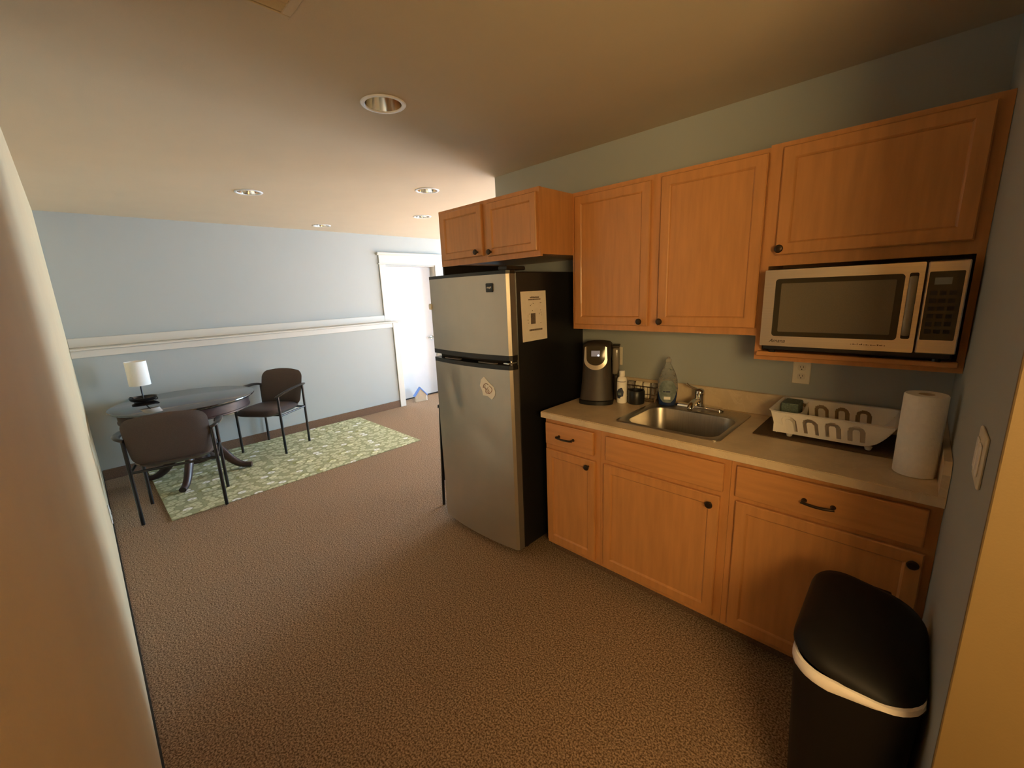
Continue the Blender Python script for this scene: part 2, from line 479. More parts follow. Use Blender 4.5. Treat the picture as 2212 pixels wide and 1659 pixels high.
dr = Thing('door_1', 'bright white flush door behind the fridge at the end of the blue wall', 'door', (XD, 1.23, 0.0), kind='structure')
bm = NB(); box(bm, XD - 0.04, XD, DY0 + 0.012, DY1 - 0.012, 0.02, DZ - 0.006, 0.002); dl = dr.part('door_leaf', bm, 'doorw')
bm = NB(); lathe(bm, [(0.028, 0), (0.028, 0.008), (0.012, 0.012), (0.012, 0.04)], n=16)
bmesh.ops.rotate(bm, verts=bm.verts, matrix=Matrix.Rotation(PI / 2, 3, 'Y'))
box(bm, 0.03, 0.046, -0.10, 0.012, -0.010, 0.010, 0.004)
bmesh.ops.translate(bm, verts=bm.verts, vec=(XD, 1.575, 0.92)); dr.part('door_handle', bm, 'chrome', 40, dl)
bm = NB()
box(bm, XU - 0.14, XU + 0.004, DY0 - 0.0, DY0 + 0.010, 1.2, DZ)
box(bm, XU - 0.14, XU + 0.004, DY1 - 0.010, DY1, 0, DZ)
box(bm, XU - 0.14, XU + 0.004, DY0, DY1, DZ - 0.005, DZ + 0.002)
dr.part('jamb', bm, 'trim')
bm = NB(); box(bm, XD - 0.06, XD - 0.004, DY0 + 0.011, DY1 - 0.011, 0.0, 0.0195); dr.part('light_leak_block', bm, 'dark')  # dark block added to stop sky light leaking under the door
bm = NB(); box(bm, XU + 0.0005, XU + 0.02, 0.716, 0.812, 1.2375, 2.02, 0.003); box(bm, XU + 0.0005, XU + 0.02, DY1 - 0.006, DY1 + 0.095, 0, 2.02, 0.003)
dr.part('side_casing', bm, 'trim')
bm = NB(); box(bm, XU + 0.0005, XU + 0.026, 0.700, DY1 + 0.108, 2.02, 2.036, 0.003); box(bm, XU + 0.0005, XU + 0.022, 0.716, DY1 + 0.095, 2.036, 2.145, 0.002)
prism(bm, [(XU + 0.0005, 2.145), (XU + 0.024, 2.145), (XU + 0.046, 2.165), (XU + 0.046, 2.178), (XU + 0.0005, 2.178)], 'y', 0.692, DY1 + 0.118)
dr.part('head_casing', bm, 'trim')

# kitchen walls
bm = NB(); box(bm, XE, 0.12, 0.0, 0.13, 0, ZC)
struct('wall_back', bm, 'blue', 'blue-grey kitchen wall behind the cabinets', 'wall')
bm = NB(); box(bm, 0.0, 0.12, YJ, 0.0, 0, ZC)
struct('wall_right', bm, 'blue', 'short dark blue-grey side wall with a switch at the right of the counter', 'wall')
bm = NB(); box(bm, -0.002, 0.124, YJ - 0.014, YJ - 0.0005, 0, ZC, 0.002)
struct('trim_3', bm, 'ochre', 'ochre-painted end face of the side wall at the right edge', 'trim')

# window room beyond the kitchen wall
WINS = [(-5.2, -4.0), (-3.8, -2.6)]; WZ0, WZ1 = 0.35, 2.25
SWINS = [(2.1, 3.0)]  # side window added to throw more daylight on the far wall
def window_wall(name, label, ax, fixed, lo, hi, holes):
    bm = NB()
    cuts = [lo] + [q for h in holes for q in h] + [hi]
    for i in range(len(cuts) - 1):
        spans = ((0, WZ0), (WZ1, ZC)) if i % 2 else ((0, ZC),)
        for z0, z1 in spans:
            if ax == 'x': box(bm, cuts[i], cuts[i + 1], fixed, fixed + 0.12, z0, z1)
            else: box(bm, fixed, fixed + 0.12, cuts[i], cuts[i + 1], z0, z1)
    struct(name, bm, 'blue', label, 'wall')
def window(k, label, ax, fixed, a, b):
    zm = (WZ0 + WZ1) / 2
    def bb(bm, p0, p1, d0, d1, z0, z1, bev=0):
        if ax == 'x': box(bm, p0, p1, fixed + d0, fixed + d1, z0, z1, bev)
        else: box(bm, fixed + d0, fixed + d1, p0, p1, z0, z1, bev)
    w = Thing('window_%d' % k, label, 'window', ((a + b) / 2, fixed, WZ0) if ax == 'x' else (fixed, (a + b) / 2, WZ0), kind='structure')
    bm = NB()
    for (x0, x1, z0, z1) in ((a - 0.09, a, WZ0 - 0.09, WZ1 + 0.09), (b, b + 0.09, WZ0 - 0.09, WZ1 + 0.09), (a, b, WZ1, WZ1 + 0.09), (a, b, WZ0 - 0.09, WZ0)):
        bb(bm, x0, x1, -0.02, -0.0005, z0, z1, 0.003)
    w.part('casing', bm, 'trim')
    bm = NB()
    for (x0, x1, z0, z1) in ((a, a + 0.04, WZ0, WZ1), (b - 0.04, b, WZ0, WZ1), (a, b, WZ1 - 0.04, WZ1), (a, b, WZ0, WZ0 + 0.04), (a, b, zm - 0.02, zm + 0.02)):
        bb(bm, x0, x1, 0.03, 0.07, z0, z1)
    w.part('sash', bm, 'trim')
    if ax == 'x': portal((a + b) / 2, fixed + 0.115, zm, b - a, WZ1 - WZ0)
    else: portal(fixed + 0.115, (a + b) / 2, zm, b - a, WZ1 - WZ0, (-1, 0, 0))
window_wall('wall_window', 'blue-grey wall holding the two wide daylight windows', 'x', YW, -5.75, XR + 0.12, WINS)
window_wall('wall_window_side', 'blue-grey side wall of the window room with a window added to light the far wall', 'y', XR, 0.13, YW, SWINS)
window(1, 'wide white window nearest the far wall', 'x', YW, *WINS[0])
window(2, 'wide white window farther from the far wall', 'x', YW, *WINS[1])
window(3, 'unseen white side window added to light the far wall', 'y', XR, *SWINS[0])

# hall behind the camera
bm = NB(); box(bm, XH, XH + 0.1, YB - 0.1, 0.13, 0, ZC)
struct('wall_hall_end', bm, 'cream', 'cream wall at the end of the hall behind the viewer', 'wall')
bm = NB(); box(bm, 0.12, XH, -0.30, -0.20, 0, ZC)
struct('wall_hall_side', bm, 'cream', 'cream side wall of the hall behind the viewer', 'wall')
bm = NB(); box(bm, -2.6, XH, YB - 0.1, YB, 0, ZC)
struct('wall_entry_back', bm, 'cream', 'cream back wall of the entry room behind the viewer', 'wall')
bm = NB(); box(bm, -2.7, -2.6, YB - 0.1, YL - 0.1, 0, ZC)
struct('wall_entry_side', bm, 'cream', 'cream side wall of the entry room behind the viewer', 'wall')
PX, PY, PZ = 0.79, -2.88, 1.62  # unseen lamp added behind the viewer to brighten the kitchen
hl = Thing('added_fill_lamp', 'unseen warm drum pendant lamp added behind the viewer to brighten the kitchen', 'lamp', (PX, PY, ZC))
bm = NB(); lathe(bm, [(0.06, 0.0), (0.06, -0.02), (0.008, -0.03)], (PX, PY, ZC), 24); hl.part('canopy', bm, 'bronze', 40)
bm = NB(); tube(bm, [(PX, PY, ZC - 0.02), (PX, PY, PZ + 0.23)], 0.005, 8); hl.part('rod', bm, 'bronze', 40)
bm = NB(); lathe(bm, [(0.02, 0.245), (0.43, 0.235), (0.43, 0.222), (0.02, 0.222)], (PX, PY, PZ), 40); hl.part('top_cap', bm, 'bronze', 40)
bm = NB(); lathe(bm, [(0.02, 0.220), (0.395, 0.220), (0.40, 0.21), (0.40, -0.21), (0.395, -0.22), (0.02, -0.22)], (PX, PY, PZ), 40); hl.part('drum_shade', bm, 'addedlamp', 40)
bm = NB(); lathe(bm, [(0.02, -0.222), (0.44, -0.222), (0.44, -0.235), (0.02, -0.235)], (PX, PY, PZ), 40); hl.part('bottom_cap', bm, 'bronze', 40)  # opaque disc, keeps the added lamp's light off the floor

# ------------------------------------------------------------------ ceiling fittings
CANL = ['largest recessed can light, nearest, with a bright white ring', 'recessed can light on the left half of the ceiling',
        'recessed can light beside the over-fridge cabinet, the upper of two', 'small recessed can light above the far blue wall, lowest on the ceiling',
        'small recessed can light beside the over-fridge cabinet, the lower of two']
first = None
for (lx, ly), lab in zip(LIGHTS, CANL):
    if first is None:
        t = Thing('recessed_light', lab, 'ceiling light', (lx, ly, ZC), group='recessed ceiling lights')
        bm = NB(); lathe(bm, [(0.0785, 0.0), (0.0785, -0.003), (0.082, -0.006), (0.094, -0.005), (0.098, -0.001)], (lx, ly, ZC), 40, False, False)
        t.part('trim_ring', bm, 'ring', 40)
        bm = NB(); lathe(bm, [(0.0783, 0.0), (0.074, 0.03), (0.066, 0.07), (0.054, 0.11), (0.046, 0.13), (0.002, 0.131)], (lx, ly, ZC), 40, False, True)
        t.part('reflector', bm, 'reflector', 50)
        bm = NB(); lathe(bm, [(0.012, 0.129), (0.013, 0.115), (0.026, 0.095), (0.032, 0.078), (0.028, 0.062), (0.014, 0.052), (0.002, 0.050)], (lx, ly, ZC), 24)
        t.part('bulb', bm, 'bulb', 60)
        first = t.o
    else:
        c = copy_tree(first); c.location = (lx, ly, ZC); c['label'] = lab

v = Thing('ceiling_vent', 'off-white slatted air vent at the top edge of the ceiling', 'vent', (-1.45, -1.90, ZC))
bm = NB()
for (x0, x1, y0, y1) in ((-1.604, -1.585, -2.05, -1.75), (-1.319, -1.30, -2.05, -1.75), (-1.585, -1.319, -2.05, -2.022), (-1.585, -1.319, -1.778, -1.75)):
    box(bm, x0, x1, y0, y1, ZC - 0.008, ZC - 0.0005, 0.002)
v.part('frame', bm, 'ceil')
for i in range(17):
    x = -1.577 + i * 0.0157
    bm = NB()
    prism(bm, [(x, ZC - 0.007), (x + 0.009, ZC - 0.001), (x + 0.0105, ZC - 0.002), (x + 0.0015, ZC - 0.008)], 'y', -2.022, -1.778)
    v.part('slat', bm, 'ceil')

# ------------------------------------------------------------------ cabinets
def knob(t, x, y, z, parent):
    bm = NB()
    lathe(bm, [(0.006, 0.0), (0.005, 0.010), (0.008, 0.014), (0.0145, 0.017), (0.016, 0.022), (0.013, 0.027), (0.006, 0.029)], n=18)
    bmesh.ops.rotate(bm, verts=bm.verts, matrix=Matrix.Rotation(PI / 2, 3, 'X'))
    bmesh.ops.translate(bm, verts=bm.verts, vec=(x, y, z))
    return t.part('knob', bm, 'bronze', 40, parent)

def pull(t, x0, x1, y, z, parent):
    bm = NB()
    tube(bm, smooth_path([(x0, y - 0.021, z + 0.002), (x0 + 0.02, y - 0.026, z), ((x0 + x1) / 2, y - 0.028, z - 0.001), (x1 - 0.02, y - 0.026, z), (x1, y - 0.021, z + 0.002)]),
         [0.0065] + [0.0052] * 23 + [0.0065], 10)
    for x in (x0 + 0.006, x1 - 0.006):
        tube(bm, [(x, y, z + 0.002), (x, y - 0.006, z + 0.002), (x, y - 0.022, z + 0.002)], [0.009, 0.0055, 0.0055], 12)
    return t.part('handle', bm, 'bronze', 50, parent)

def panel_door(t, x0, x1, z0, z1, yf, yb, w=0.05):
    """frame-and-panel cabinet door facing -y: the frame is the door, the panel its sub-part"""
    e = 0.004
    def rect(d, y):
        return [(x0 + d, y, z0 + d), (x1 - d, y, z0 + d), (x1 - d, y, z1 - d), (x0 + d, y, z1 - d)]
    bm = NB()
    loft(bm, [rect(0, yb), rect(0, yf + e), rect(e, yf), rect(w - 0.008, yf), rect(w - 0.004, yf + 0.003), rect(w, yf + 0.009), rect(w, yb)], False, False)
    rv = [v for v in bm.verts]
    d = t.part('door', bm, 'wood')
    bm = NB(); box(bm, x0 + w - 0.002, x1 - w + 0.002, yf + 0.008, yb - 0.001, z0 + w - 0.002, z1 - w + 0.002)
    t.part('panel', bm, 'wood', None, d)
    return d

def slab_front(t, name, x0, x1, z0, z1, yf, yb):
    bm = NB(); box(bm, x0, x1, yf, yb, z0, z1, 0.005, 2)
    return t.part(name, bm, 'woodh')

def base_cab(label, x0, x1, fx0, fx1, dz0, dz1, door, drawer_is_false, pullx, kn):
    YF = -0.592
    t = Thing('base_cabinet', label, 'cabinet', ((x0 + x1) / 2, -0.30, 0))
    bm = NB()
    g = 0.0006
    x0 += g; x1 -= g
    prof = [(-0.003, 0.0), (-0.515, 0.0), (-0.515, 0.085), (-0.57, 0.085), (-0.57, 0.878), (-0.003, 0.878)]
    prism(bm, prof, 'x', x0, x0 + 0.016); prism(bm, prof, 'x', x1 - 0.016, x1)
    box(bm, x0 + 0.016, x1 - 0.016, -0.57, -0.003, 0.085, 0.10)
    box(bm, x0 + 0.016, x1 - 0.016, -0.012, -0.003, 0.10, 0.878)
    t.part('body', bm, 'woodin')
    bm = NB(); box(bm, x0, x1, -0.525, -0.515, 0.0, 0.085); t.part('toe_kick', bm, 'cbase')
    bm = NB()
    for (a, b, c, d) in ((x0, door[0] + 0.012, 0.085, 0.879), (door[1] - 0.012, x1, 0.085, 0.879),
                         (door[0] + 0.012, door[1] - 0.012, 0.842, 0.879), (door[0] + 0.012, door[1] - 0.012, 0.685, 0.732), (door[0] + 0.012, door[1] - 0.012, 0.085, 0.125)):
        box(bm, a, b, YF, -0.5705, c, d)
    t.part('face_frame', bm, 'wood')
    dw = slab_front(t, 'false_drawer_front' if drawer_is_false else 'drawer', fx0, fx1, dz0, dz1, -0.611, -0.5925)
    if pullx: pull(t, pullx[0], pullx[1], -0.611, 0.780, dw)
    d = panel_door(t, door[0], door[1], door[2], door[3], -0.611, -0.5925)
    knob(t, kn[0], -0.611, kn[1], d)
    return t
base_cab('narrow honey maple base cabinet beside the fridge with one drawer', -1.600, -1.235, -1.590, -1.270, 0.722, 0.850, (-1.590, -1.262, 0.112, 0.692), False, (-1.498, -1.391), (-1.300, 0.658))
base_cab('honey maple base cabinet under the sink with a plain false drawer front', -1.235, -0.612, -1.199, -0.636, 0.720, 0.848, (-1.210, -0.645, 0.112, 0.696), True, None, (-0.680, 0.658))
base_cab('wide honey maple base cabinet behind the black trash can', -0.612, 0.0, -0.588, -0.030, 0.720, 0.854, (-0.583, -0.022, 0.112, 0.700), False, (-0.360, -0.262), (-0.047, 0.665))

# wall cabinets
def wall_cab(label, x0, x1, z0, z1, yf, doors, knobs, yb=-0.002):
    t = Thing('wall_cabinet', label, 'cabinet', ((x0 + x1) / 2, (yf + yb) / 2, z0))
    bm = NB(); box(bm, x0, x1, yf + 0.018, yb, z0 + 0.012, z1 - 0.001); t.part('body', bm, 'wood')
    bm = NB()
    lo = min(d[2] for d in doors); hi = max(d[3] for d in doors)
    xsx = [x0] + [q for d in doors for q in (d[0] + 0.01, d[1] - 0.01)] + [x1]
    for i in range(0, len(xsx), 2):
        box(bm, xsx[i], xsx[i + 1], yf, yf + 0.0175, z0, z1)
    for i in range(1, len(xsx) - 1, 2):
        box(bm, xsx[i], xsx[i + 1], yf, yf + 0.0175, z0, lo + 0.012)
        box(bm, xsx[i], xsx[i + 1], yf, yf + 0.0175, hi - 0.012, z1)
    t.part('face_frame', bm, 'wood')
    for d, k in zip(doors, knobs):
        o = panel_door(t, d[0], d[1], d[2], d[3], yf - 0.0195, yf - 0.0005, d[4])
        knob(t, k[0], yf - 0.0195, k[1], o)
    return t
wall_cab('tall two-door honey maple wall cabinet above the sink', -1.600, -0.633, 1.350, 2.096, -0.3155,
         [(-1.577, -1.131, 1.378, 2.072, 0.05), (-1.078, -0.637, 1.382, 2.076, 0.05)], [(-1.166, 1.402), (-1.058, 1.404)])
wall_cab('short deep two-door honey maple cabinet above the fridge', -2.449, -1.601, 1.755, 2.096, -0.603,
         [(-2.414, -2.030, 1.792, 2.078, 0.045), (-1.984, -1.612, 1.784, 2.072, 0.045)], [(-2.070, 1.815), (-1.955, 1.806)])

FC = t_fr = [o for o in bpy.data.objects if o.name.startswith('wall_cabinet') and 'above the fridge' in o.get('label', '')][0]
bm = NB(); box(bm, -2.449, -2.434, -0.600, -0.002, 1.696, 1.7665)  # added panel closing the gap, dark colour standing in for its shade
finish('shade_skirt', bm, 'dark', FC, tuple(FC.location))

# microwave cabinet: closed cupboard above an open niche
t = Thing('microwave_cabinet', 'honey maple cabinet with one wide door and an open microwave niche', 'cabinet', (-0.316, -0.16, 1.25))
MX0, MX1, YM = -0.632, -0.001, -0.322
bm = NB()
box(bm, MX0, MX0 + 0.014, YM + 0.018, -0.002, 1.25, 2.10); box(bm, MX1 - 0.014, MX1, YM + 0.018, -0.002, 1.25, 2.10)
box(bm, MX0 + 0.014, MX1 - 0.014, YM + 0.018, -0.002, 2.084, 2.10); box(bm, MX0 + 0.014, MX1 - 0.014, YM + 0.018, -0.002, 1.650, 1.668)
box(bm, MX0 + 0.014, MX1 - 0.014, -0.012, -0.002, 1.25, 2.084)
t.part('body', bm, 'woodin')
bm = NB(); box(bm, MX0 + 0.014, MX1 - 0.014, YM - 0.03, -0.012, 1.268, 1.288, 0.003); t.part('shelf', bm, 'woodh')
bm = NB()
box(bm, MX0, -0.606, YM, YM + 0.0175, 1.248, 2.102); box(bm, -0.020, MX1, YM, YM + 0.0175, 1.248, 2.102)
box(bm, -0.606, -0.570, YM, YM + 0.0175, 1.70, 2.06); box(bm, -0.050, -0.020, YM, YM + 0.0175, 1.70, 2.06)
box(bm, -0.606, -0.020, YM, YM + 0.0175, 1.638, 1.70); box(bm, -0.606, -0.020, YM, YM + 0.0175, 2.06, 2.102); box(bm, -0.606, -0.020, YM, YM + 0.0175, 1.248, 1.2675)
t.part('face_frame', bm, 'wood')
d = panel_door(t, -0.584, -0.033, 1.680, 2.082, YM - 0.02, YM - 0.0005, 0.05)
knob(t, -0.567, YM - 0.02, 1.703, d)

# ------------------------------------------------------------------ worktop and sink
t = Thing('worktop', 'beige mottled laminate worktop with backsplash above the base cabinets', 'worktop', (-0.80, -0.316, 0.881))
SX0, SX1, SY0, SY1 = -1.186, -0.682, -0.548, -0.055      # sink rim
hx0, hx1, hy0, hy1 = SX0 + 0.02, SX1 - 0.02, SY0 + 0.02, SY1 - 0.02
bm = NB()
CX0, CX1, CY0, CY1 = -1.604, -0.001, -0.633, -0.001
def slab(x0, x1, y0, y1): box(bm, x0, x1, y0, y1, 0.8805, 0.914)
slab(CX0, hx0, CY0 + 0.006, CY1); slab(hx1, CX1, CY0 + 0.006, CY1); slab(hx0, hx1, CY0 + 0.006, hy0); slab(hx0, hx1, hy1, CY1)
box(bm, CX0, CX1, CY0, CY0 + 0.0065, 0.8805, 0.912, 0.0015)
t.part('slab', bm, 'counter')
bm = NB(); box(bm, CX0, CX1, -0.020, -0.0015, 0.9142, 1.026, 0.003); t.part('backsplash', bm, 'counter')
bm = NB(); prism(bm, [(-0.020, 0.9142), (-0.020, 1.022), (-0.600, 1.022), (-0.625, 0.985), (-0.625, 0.9142)], 'x', -0.020, -0.0015); t.part('side_splash', bm, 'counter')

t = Thing('kitchen_sink', 'single-bowl stainless steel sink set in the worktop', 'sink', (-0.934, -0.30, 0.914))
scx, scy = (SX0 + SX1) / 2, (SY0 + SY1) / 2
bm = NB()
bx, by = -0.928, -0.345
o1 = rrect(scx, scy, (SX1 - SX0) / 2, (SY1 - SY0) / 2, 0.03, 6)
i1 = rrect(bx, by, 0.218, 0.172, 0.07, 6)
loft(bm, [[(p[0], p[1], 0.9145) for p in o1], [(p[0], p[1], 0.9185) for p in o1],
          [(scx + (p[0] - scx) * 0.975, scy + (p[1] - scy) * 0.975, 0.9205) for p in o1],
          [(bx + (p[0] - bx) * 1.04, by + (p[1] - by) * 1.05, 0.9185) for p in i1],
          [(p[0], p[1], 0.914) for p in i1]], False, False)
t.part('rim', bm, 'sinkst', 50)
bm = NB()
def ring_s(s, z, r):
    return [(p[0], p[1], z) for p in rrect(bx, by, 0.218 * s, 0.172 * s, r, 6)]
loft(bm, [ring_s(1, 0.914, 0.07), ring_s(0.985, 0.905, 0.068), ring_s(0.95, 0.79, 0.062), ring_s(0.92, 0.765, 0.06), ring_s(0.84, 0.752, 0.055), ring_s(0.22, 0.748, 0.05)], False, False)
t.part('basin', bm, 'sinkst', 60)
bm = NB(); lathe(bm, [(0.055, 0.0), (0.046, -0.001), (0.040, -0.008), (0.002, -0.010)], (bx, by, 0.7505), 24, False, True); t.part('drain', bm, 'chrome', 50)

# faucet
t = Thing('faucet', 'low chrome single-lever faucet on the sink deck', 'faucet', (-0.935, -0.093, 0.921))
bm = NB()
rr = [rrect(-0.935, -0.093, 0.128 * s, 0.024 * s, 0.024 * s, 8) for s in (1, 1, 0.93, 0.80)]
loft(bm, [[(p[0], p[1], z) for p in q] for q, z in zip(rr, (0.9207, 0.930, 0.936, 0.938))])
t.part('deck_plate', bm, 'chrome', 50)
bm = NB(); lathe(bm, [(0.027, 0), (0.026, 0.02), (0.024, 0.05), (0.025, 0.062)], (-0.935, -0.093, 0.937), 24); t.part('valve_body', bm, 'chrome', 50)
bm = NB(); tube(bm, smooth_path([(-0.935, -0.105, 0.960), (-0.933, -0.150, 0.975), (-0.930, -0.215, 0.968), (-0.929, -0.240, 0.945)]), [0.015] * 18 + [0.012], 14)
t.part('spout', bm, 'chrome', 50)
bm = NB(); lathe(bm, [(0.025, 0.0625), (0.026, 0.072), (0.021, 0.086), (0.010, 0.093), (0.002, 0.094)], (-0.935, -0.093, 0.937), 24)
tube(bm, smooth_path([(-0.935, -0.093, 1.018), (-0.957, -0.095, 1.027), (-0.985, -0.098, 1.036), (-1.004, -0.10, 1.050)]), [(0.016, 0.007)] + [(0.011, 0.006)] * 17 + [(0.009, 0.008)], 12)
t.part('lever', bm, 'chrome', 50)

# ------------------------------------------------------------------ microwave
t = Thing('microwave', 'stainless steel microwave oven in the open cabinet niche', 'microwave', (-0.31, -0.20, 1.289))
bm = NB(); box(bm, -0.590, -0.036, -0.378, -0.030, 1.300, 1.624, 0.004)
for fx in (-0.56, -0.07):
    for fy in (-0.35, -0.08):
        lathe(bm, [(0.012, 0), (0.012, 0.014)], (fx, fy, 1.2885), 10)
t.part('body', bm, 'blackp')
YF = -0.400
WX0, WX1, WZa, WZb = -0.557, -0.178, 1.360, 1.585
def face_ring(bm, outer, inner, yf, yb):
    """flat frontal plate with an opening; both outlines same point count, facing -y"""
    loft(bm, [[(p[0], yb, p[1]) for p in outer], [(p[0], yf, p[1]) for p in outer], [(p[0], yf, p[1]) for p in inner], [(p[0], yb, p[1]) for p in inner]], False, False)
bm = NB()
out = rrect((-0.596 - 0.1315) / 2, 1.470, (0.596 - 0.1315) / 2, 0.150, 0.004, 5)
inn = rrect((WX0 + WX1) / 2, (WZa + WZb) / 2, (WX1 - WX0) / 2, (WZb - WZa) / 2, 0.012, 5)
face_ring(bm, out, inn, YF, YF + 0.021)
door = t.part('door', bm, 'stainless', 40)
bm = NB(); out2 = rrect((WX0 + WX1) / 2, (WZa + WZb) / 2, (WX1 - WX0) / 2, (WZb - WZa) / 2, 0.012, 5)
in2 = rrect((WX0 + WX1) / 2, (WZa + WZb) / 2, (WX1 - WX0) / 2 - 0.020, (WZb - WZa) / 2 - 0.018, 0.004, 5)
face_ring(bm, out2, in2, YF + 0.0015, YF + 0.020)
t.part('window_border', bm, 'glassdark', None, door)
bm = NB(); box(bm, WX0 + 0.019, WX1 - 0.019, YF + 0.003, YF + 0.019, WZa + 0.017, WZb - 0.017); t.part('window_glass', bm, 'mesh', None, door)
bm = NB()
prism(bm, rrect(-0.1565, 1.4765, 0.0115, 0.110, 0.005, 4), 'y', YF - 0.0006, YF - 0.0001); t.part('handle_recess', bm, 'blackp', None, door)
bm = NB(); tube(bm, smooth_path([(-0.1565, YF - 0.001, 1.380), (-0.1565, YF - 0.014, 1.40), (-0.1565, YF - 0.016, 1.4765), (-0.1565, YF - 0.014, 1.553), (-0.1565, YF - 0.001, 1.573)]), (0.0105, 0.005), 10)
t.part('handle', bm, 'handleg', 50, door)
bm = text_bm('Amana', 0.020, 0.0004, 0.3)
bmesh.ops.rotate(bm, verts=bm.verts, matrix=Matrix.Rotation(PI / 2, 3, 'X')); bmesh.ops.translate(bm, verts=bm.verts, vec=(-0.535, YF - 0.0005, 1.341))
t.part('lettering', bm, 'dark', None, door, 'small dark maker lettering')
bm = NB()
for i in range(16):      # worn unreadable script line
    x = -0.300 + i * 0.0062
    box(bm, x, x + random.uniform(0.002, 0.0055), YF - 0.0004, YF, 1.3395 - i * 0.0001, 1.3415 + random.choice((0, 0.001, 0.003)) - i * 0.0001)
t.part('faint_script', bm, 'wire', None, door)
bm = NB(); box(bm, -0.126, -0.030, YF, YF + 0.021, 1.320, 1.620, 0.003)
cp = t.part('control_panel', bm, 'stainless')
bm = NB(); prism(bm, rrect(-0.080, 1.4765, 0.0405, 0.111, 0.004, 4), 'y', YF - 0.0008, YF - 0.0001); t.part('keypad', bm, 'glassdark', None, cp)
bm = NB(); box(bm, -0.106, -0.066, YF - 0.0012, YF - 0.0008, 1.546, 1.568); t.part('display', bm, 'lcd', None, cp)
for r_ in range(6):
    for c_ in range(3):
        bm = NB(); box(bm, -0.112 + c_ * 0.022, -0.096 + c_ * 0.022, YF - 0.0014, YF - 0.0008, 1.512 - r_ * 0.025, 1.526 - r_ * 0.025, 0.0003)
        t.part('button', bm, 'blackp', None, cp)

# ------------------------------------------------------------------ fridge
FX0, FX1 = -2.417, -1.705
t = Thing('refrigerator', 'silver top-freezer refrigerator with black sides', 'refrigerator', ((FX0 + FX1) / 2, -0.40, 0))
bm = NB(); box(bm, FX0 + 0.006, FX1 - 0.002, -0.690, -0.06, 0.035, 1.683, 0.006)
for fx in (FX0 + 0.06, FX1 - 0.06):
    for fy in (-0.62, -0.12):
        lathe(bm, [(0.022, 0), (0.022, 0.036)], (fx, fy, 0), 12)
t.part('body', bm, 'black')
bm = NB(); box(bm, FX0 + 0.02, FX1 - 0.02, -0.700, -0.690, 0.03, 0.075); t.part('kick_plate', bm, 'blackp')
fxc, fhw = (FX0 + FX1) / 2, (FX1 - FX0) / 2
def yfront(x, bulge=0.030):
    u = (x - fxc) / fhw
    return -0.747 - bulge * (1 - u * u) + (0.012 * max(0, (abs(u) - 0.965) / 0.035) ** 2)
def dent(x, z):
    # shallow dents in the lower door panel
    u = (x + 2.23 - 0.22 * (1.10 - z)) / 0.055
    a = math.exp(-u * u) * math.exp(-((z - 0.98) / 0.13) ** 2) * 0.010
    w = (x + 1.86 + 0.5 * (z - 0.62)) / 0.12
    return a + 0.006 * math.exp(-w * w) * math.exp(-((z - 0.72) / 0.12) ** 2)
def curved_door(name, z0, z1, m, dented=False, nx=48, nz=40, bulge=0.030, inset=0.0, yb=-0.695):
    bm = NB()
    xs_ = [FX0 + inset + (FX1 - FX0 - 2 * inset) * i / nx for i in range(nx + 1)]
    if not dented: nz = 1
    zs = [z0 + (z1 - z0) * k / nz for k in range(nz + 1)]
    g = [[bm.verts.new((x, yfront(x, bulge) + (dent(x, z) if dented else 0), z)) for x in xs_] for z in zs]
    for k in range(nz):
        for i in range(nx):
            bm.faces.new((g[k][i], g[k][i + 1], g[k + 1][i + 1], g[k + 1][i]))
    bk = [[bm.verts.new((x, yb, z)) for x in (xs_[0], xs_[-1])] for z in (z0, z1)]
    bm.faces.new((bk[0][0], bk[1][0], bk[1][1], bk[0][1]))
    bm.faces.new([g[0][i] for i in range(nx + 1)] + [bk[0][1], bk[0][0]])
    bm.faces.new([g[-1][i] for i in range(nx + 1)] + [bk[1][1], bk[1][0]])
    bm.faces.new([g[k][0] for k in range(nz + 1)] + [bk[1][0], bk[0][0]])
    bm.faces.new([g[k][-1] for k in range(nz + 1)] + [bk[1][1], bk[0][1]])
    return bm
def edge_strip(z0, z1):
    bm = NB()
    for x0, x1 in ((FX1 + 0.0002, FX1 + 0.0025),):
        box(bm, x0, x1, -0.738, -0.696, z0, z1, 0.0008)
    return bm
fd = t.part('freezer_door', curved_door('f', 1.236, 1.672, 'steel'), 'steel', 30)
t.part('edge_trim', edge_strip(1.237, 1.671), 'steelside', None, fd)
t.part('top_cap', curved_door('f', 1.672, 1.690, 'blackp', bulge=0.032, inset=-0.001), 'blackp', 30, fd)
t.part('handle_band', curved_door('f', 1.208, 1.236, 'blackp', bulge=0.031), 'blackp', 30, fd)
bm = NB(); prism(bm, rrect(-1.831, 1.604, 0.026, 0.024, 0.006, 4), 'y', yfront(-1.831) - 0.004, yfront(-1.831) + 0.004)
bd = t.part('badge', bm, 'blackp', None, fd, 'black square maker badge')
bm = text_bm('magic', 0.016, 0.0004, 0.3)
bmesh.ops.rotate(bm, verts=bm.verts, matrix=Matrix.Rotation(PI / 2, 3, 'X')); bmesh.ops.translate(bm, verts=bm.verts, vec=(-1.831, yfront(-1.831) - 0.0045, 1.606))
t.part('badge_lettering', bm, 'white', None, fd)
ld = t.part('fridge_door', curved_door('f', 0.045, 1.155, 'steel', True), 'steel', 30)
t.part('edge_trim', edge_strip(0.046, 1.154), 'steelside', None, ld)
t.part('handle_band', curved_door('f', 1.155, 1.180, 'blackp', bulge=0.033), 'blackp', 30, ld)
for xa in (-2.22, -1.90):
    bm = NB(); prism(bm, rrect(xa, -0.742, 0.075, 0.014, 0.012, 5), 'z', 1.1802, 1.186); t.part('finger_grip', bm, 'steelside', 40, ld)
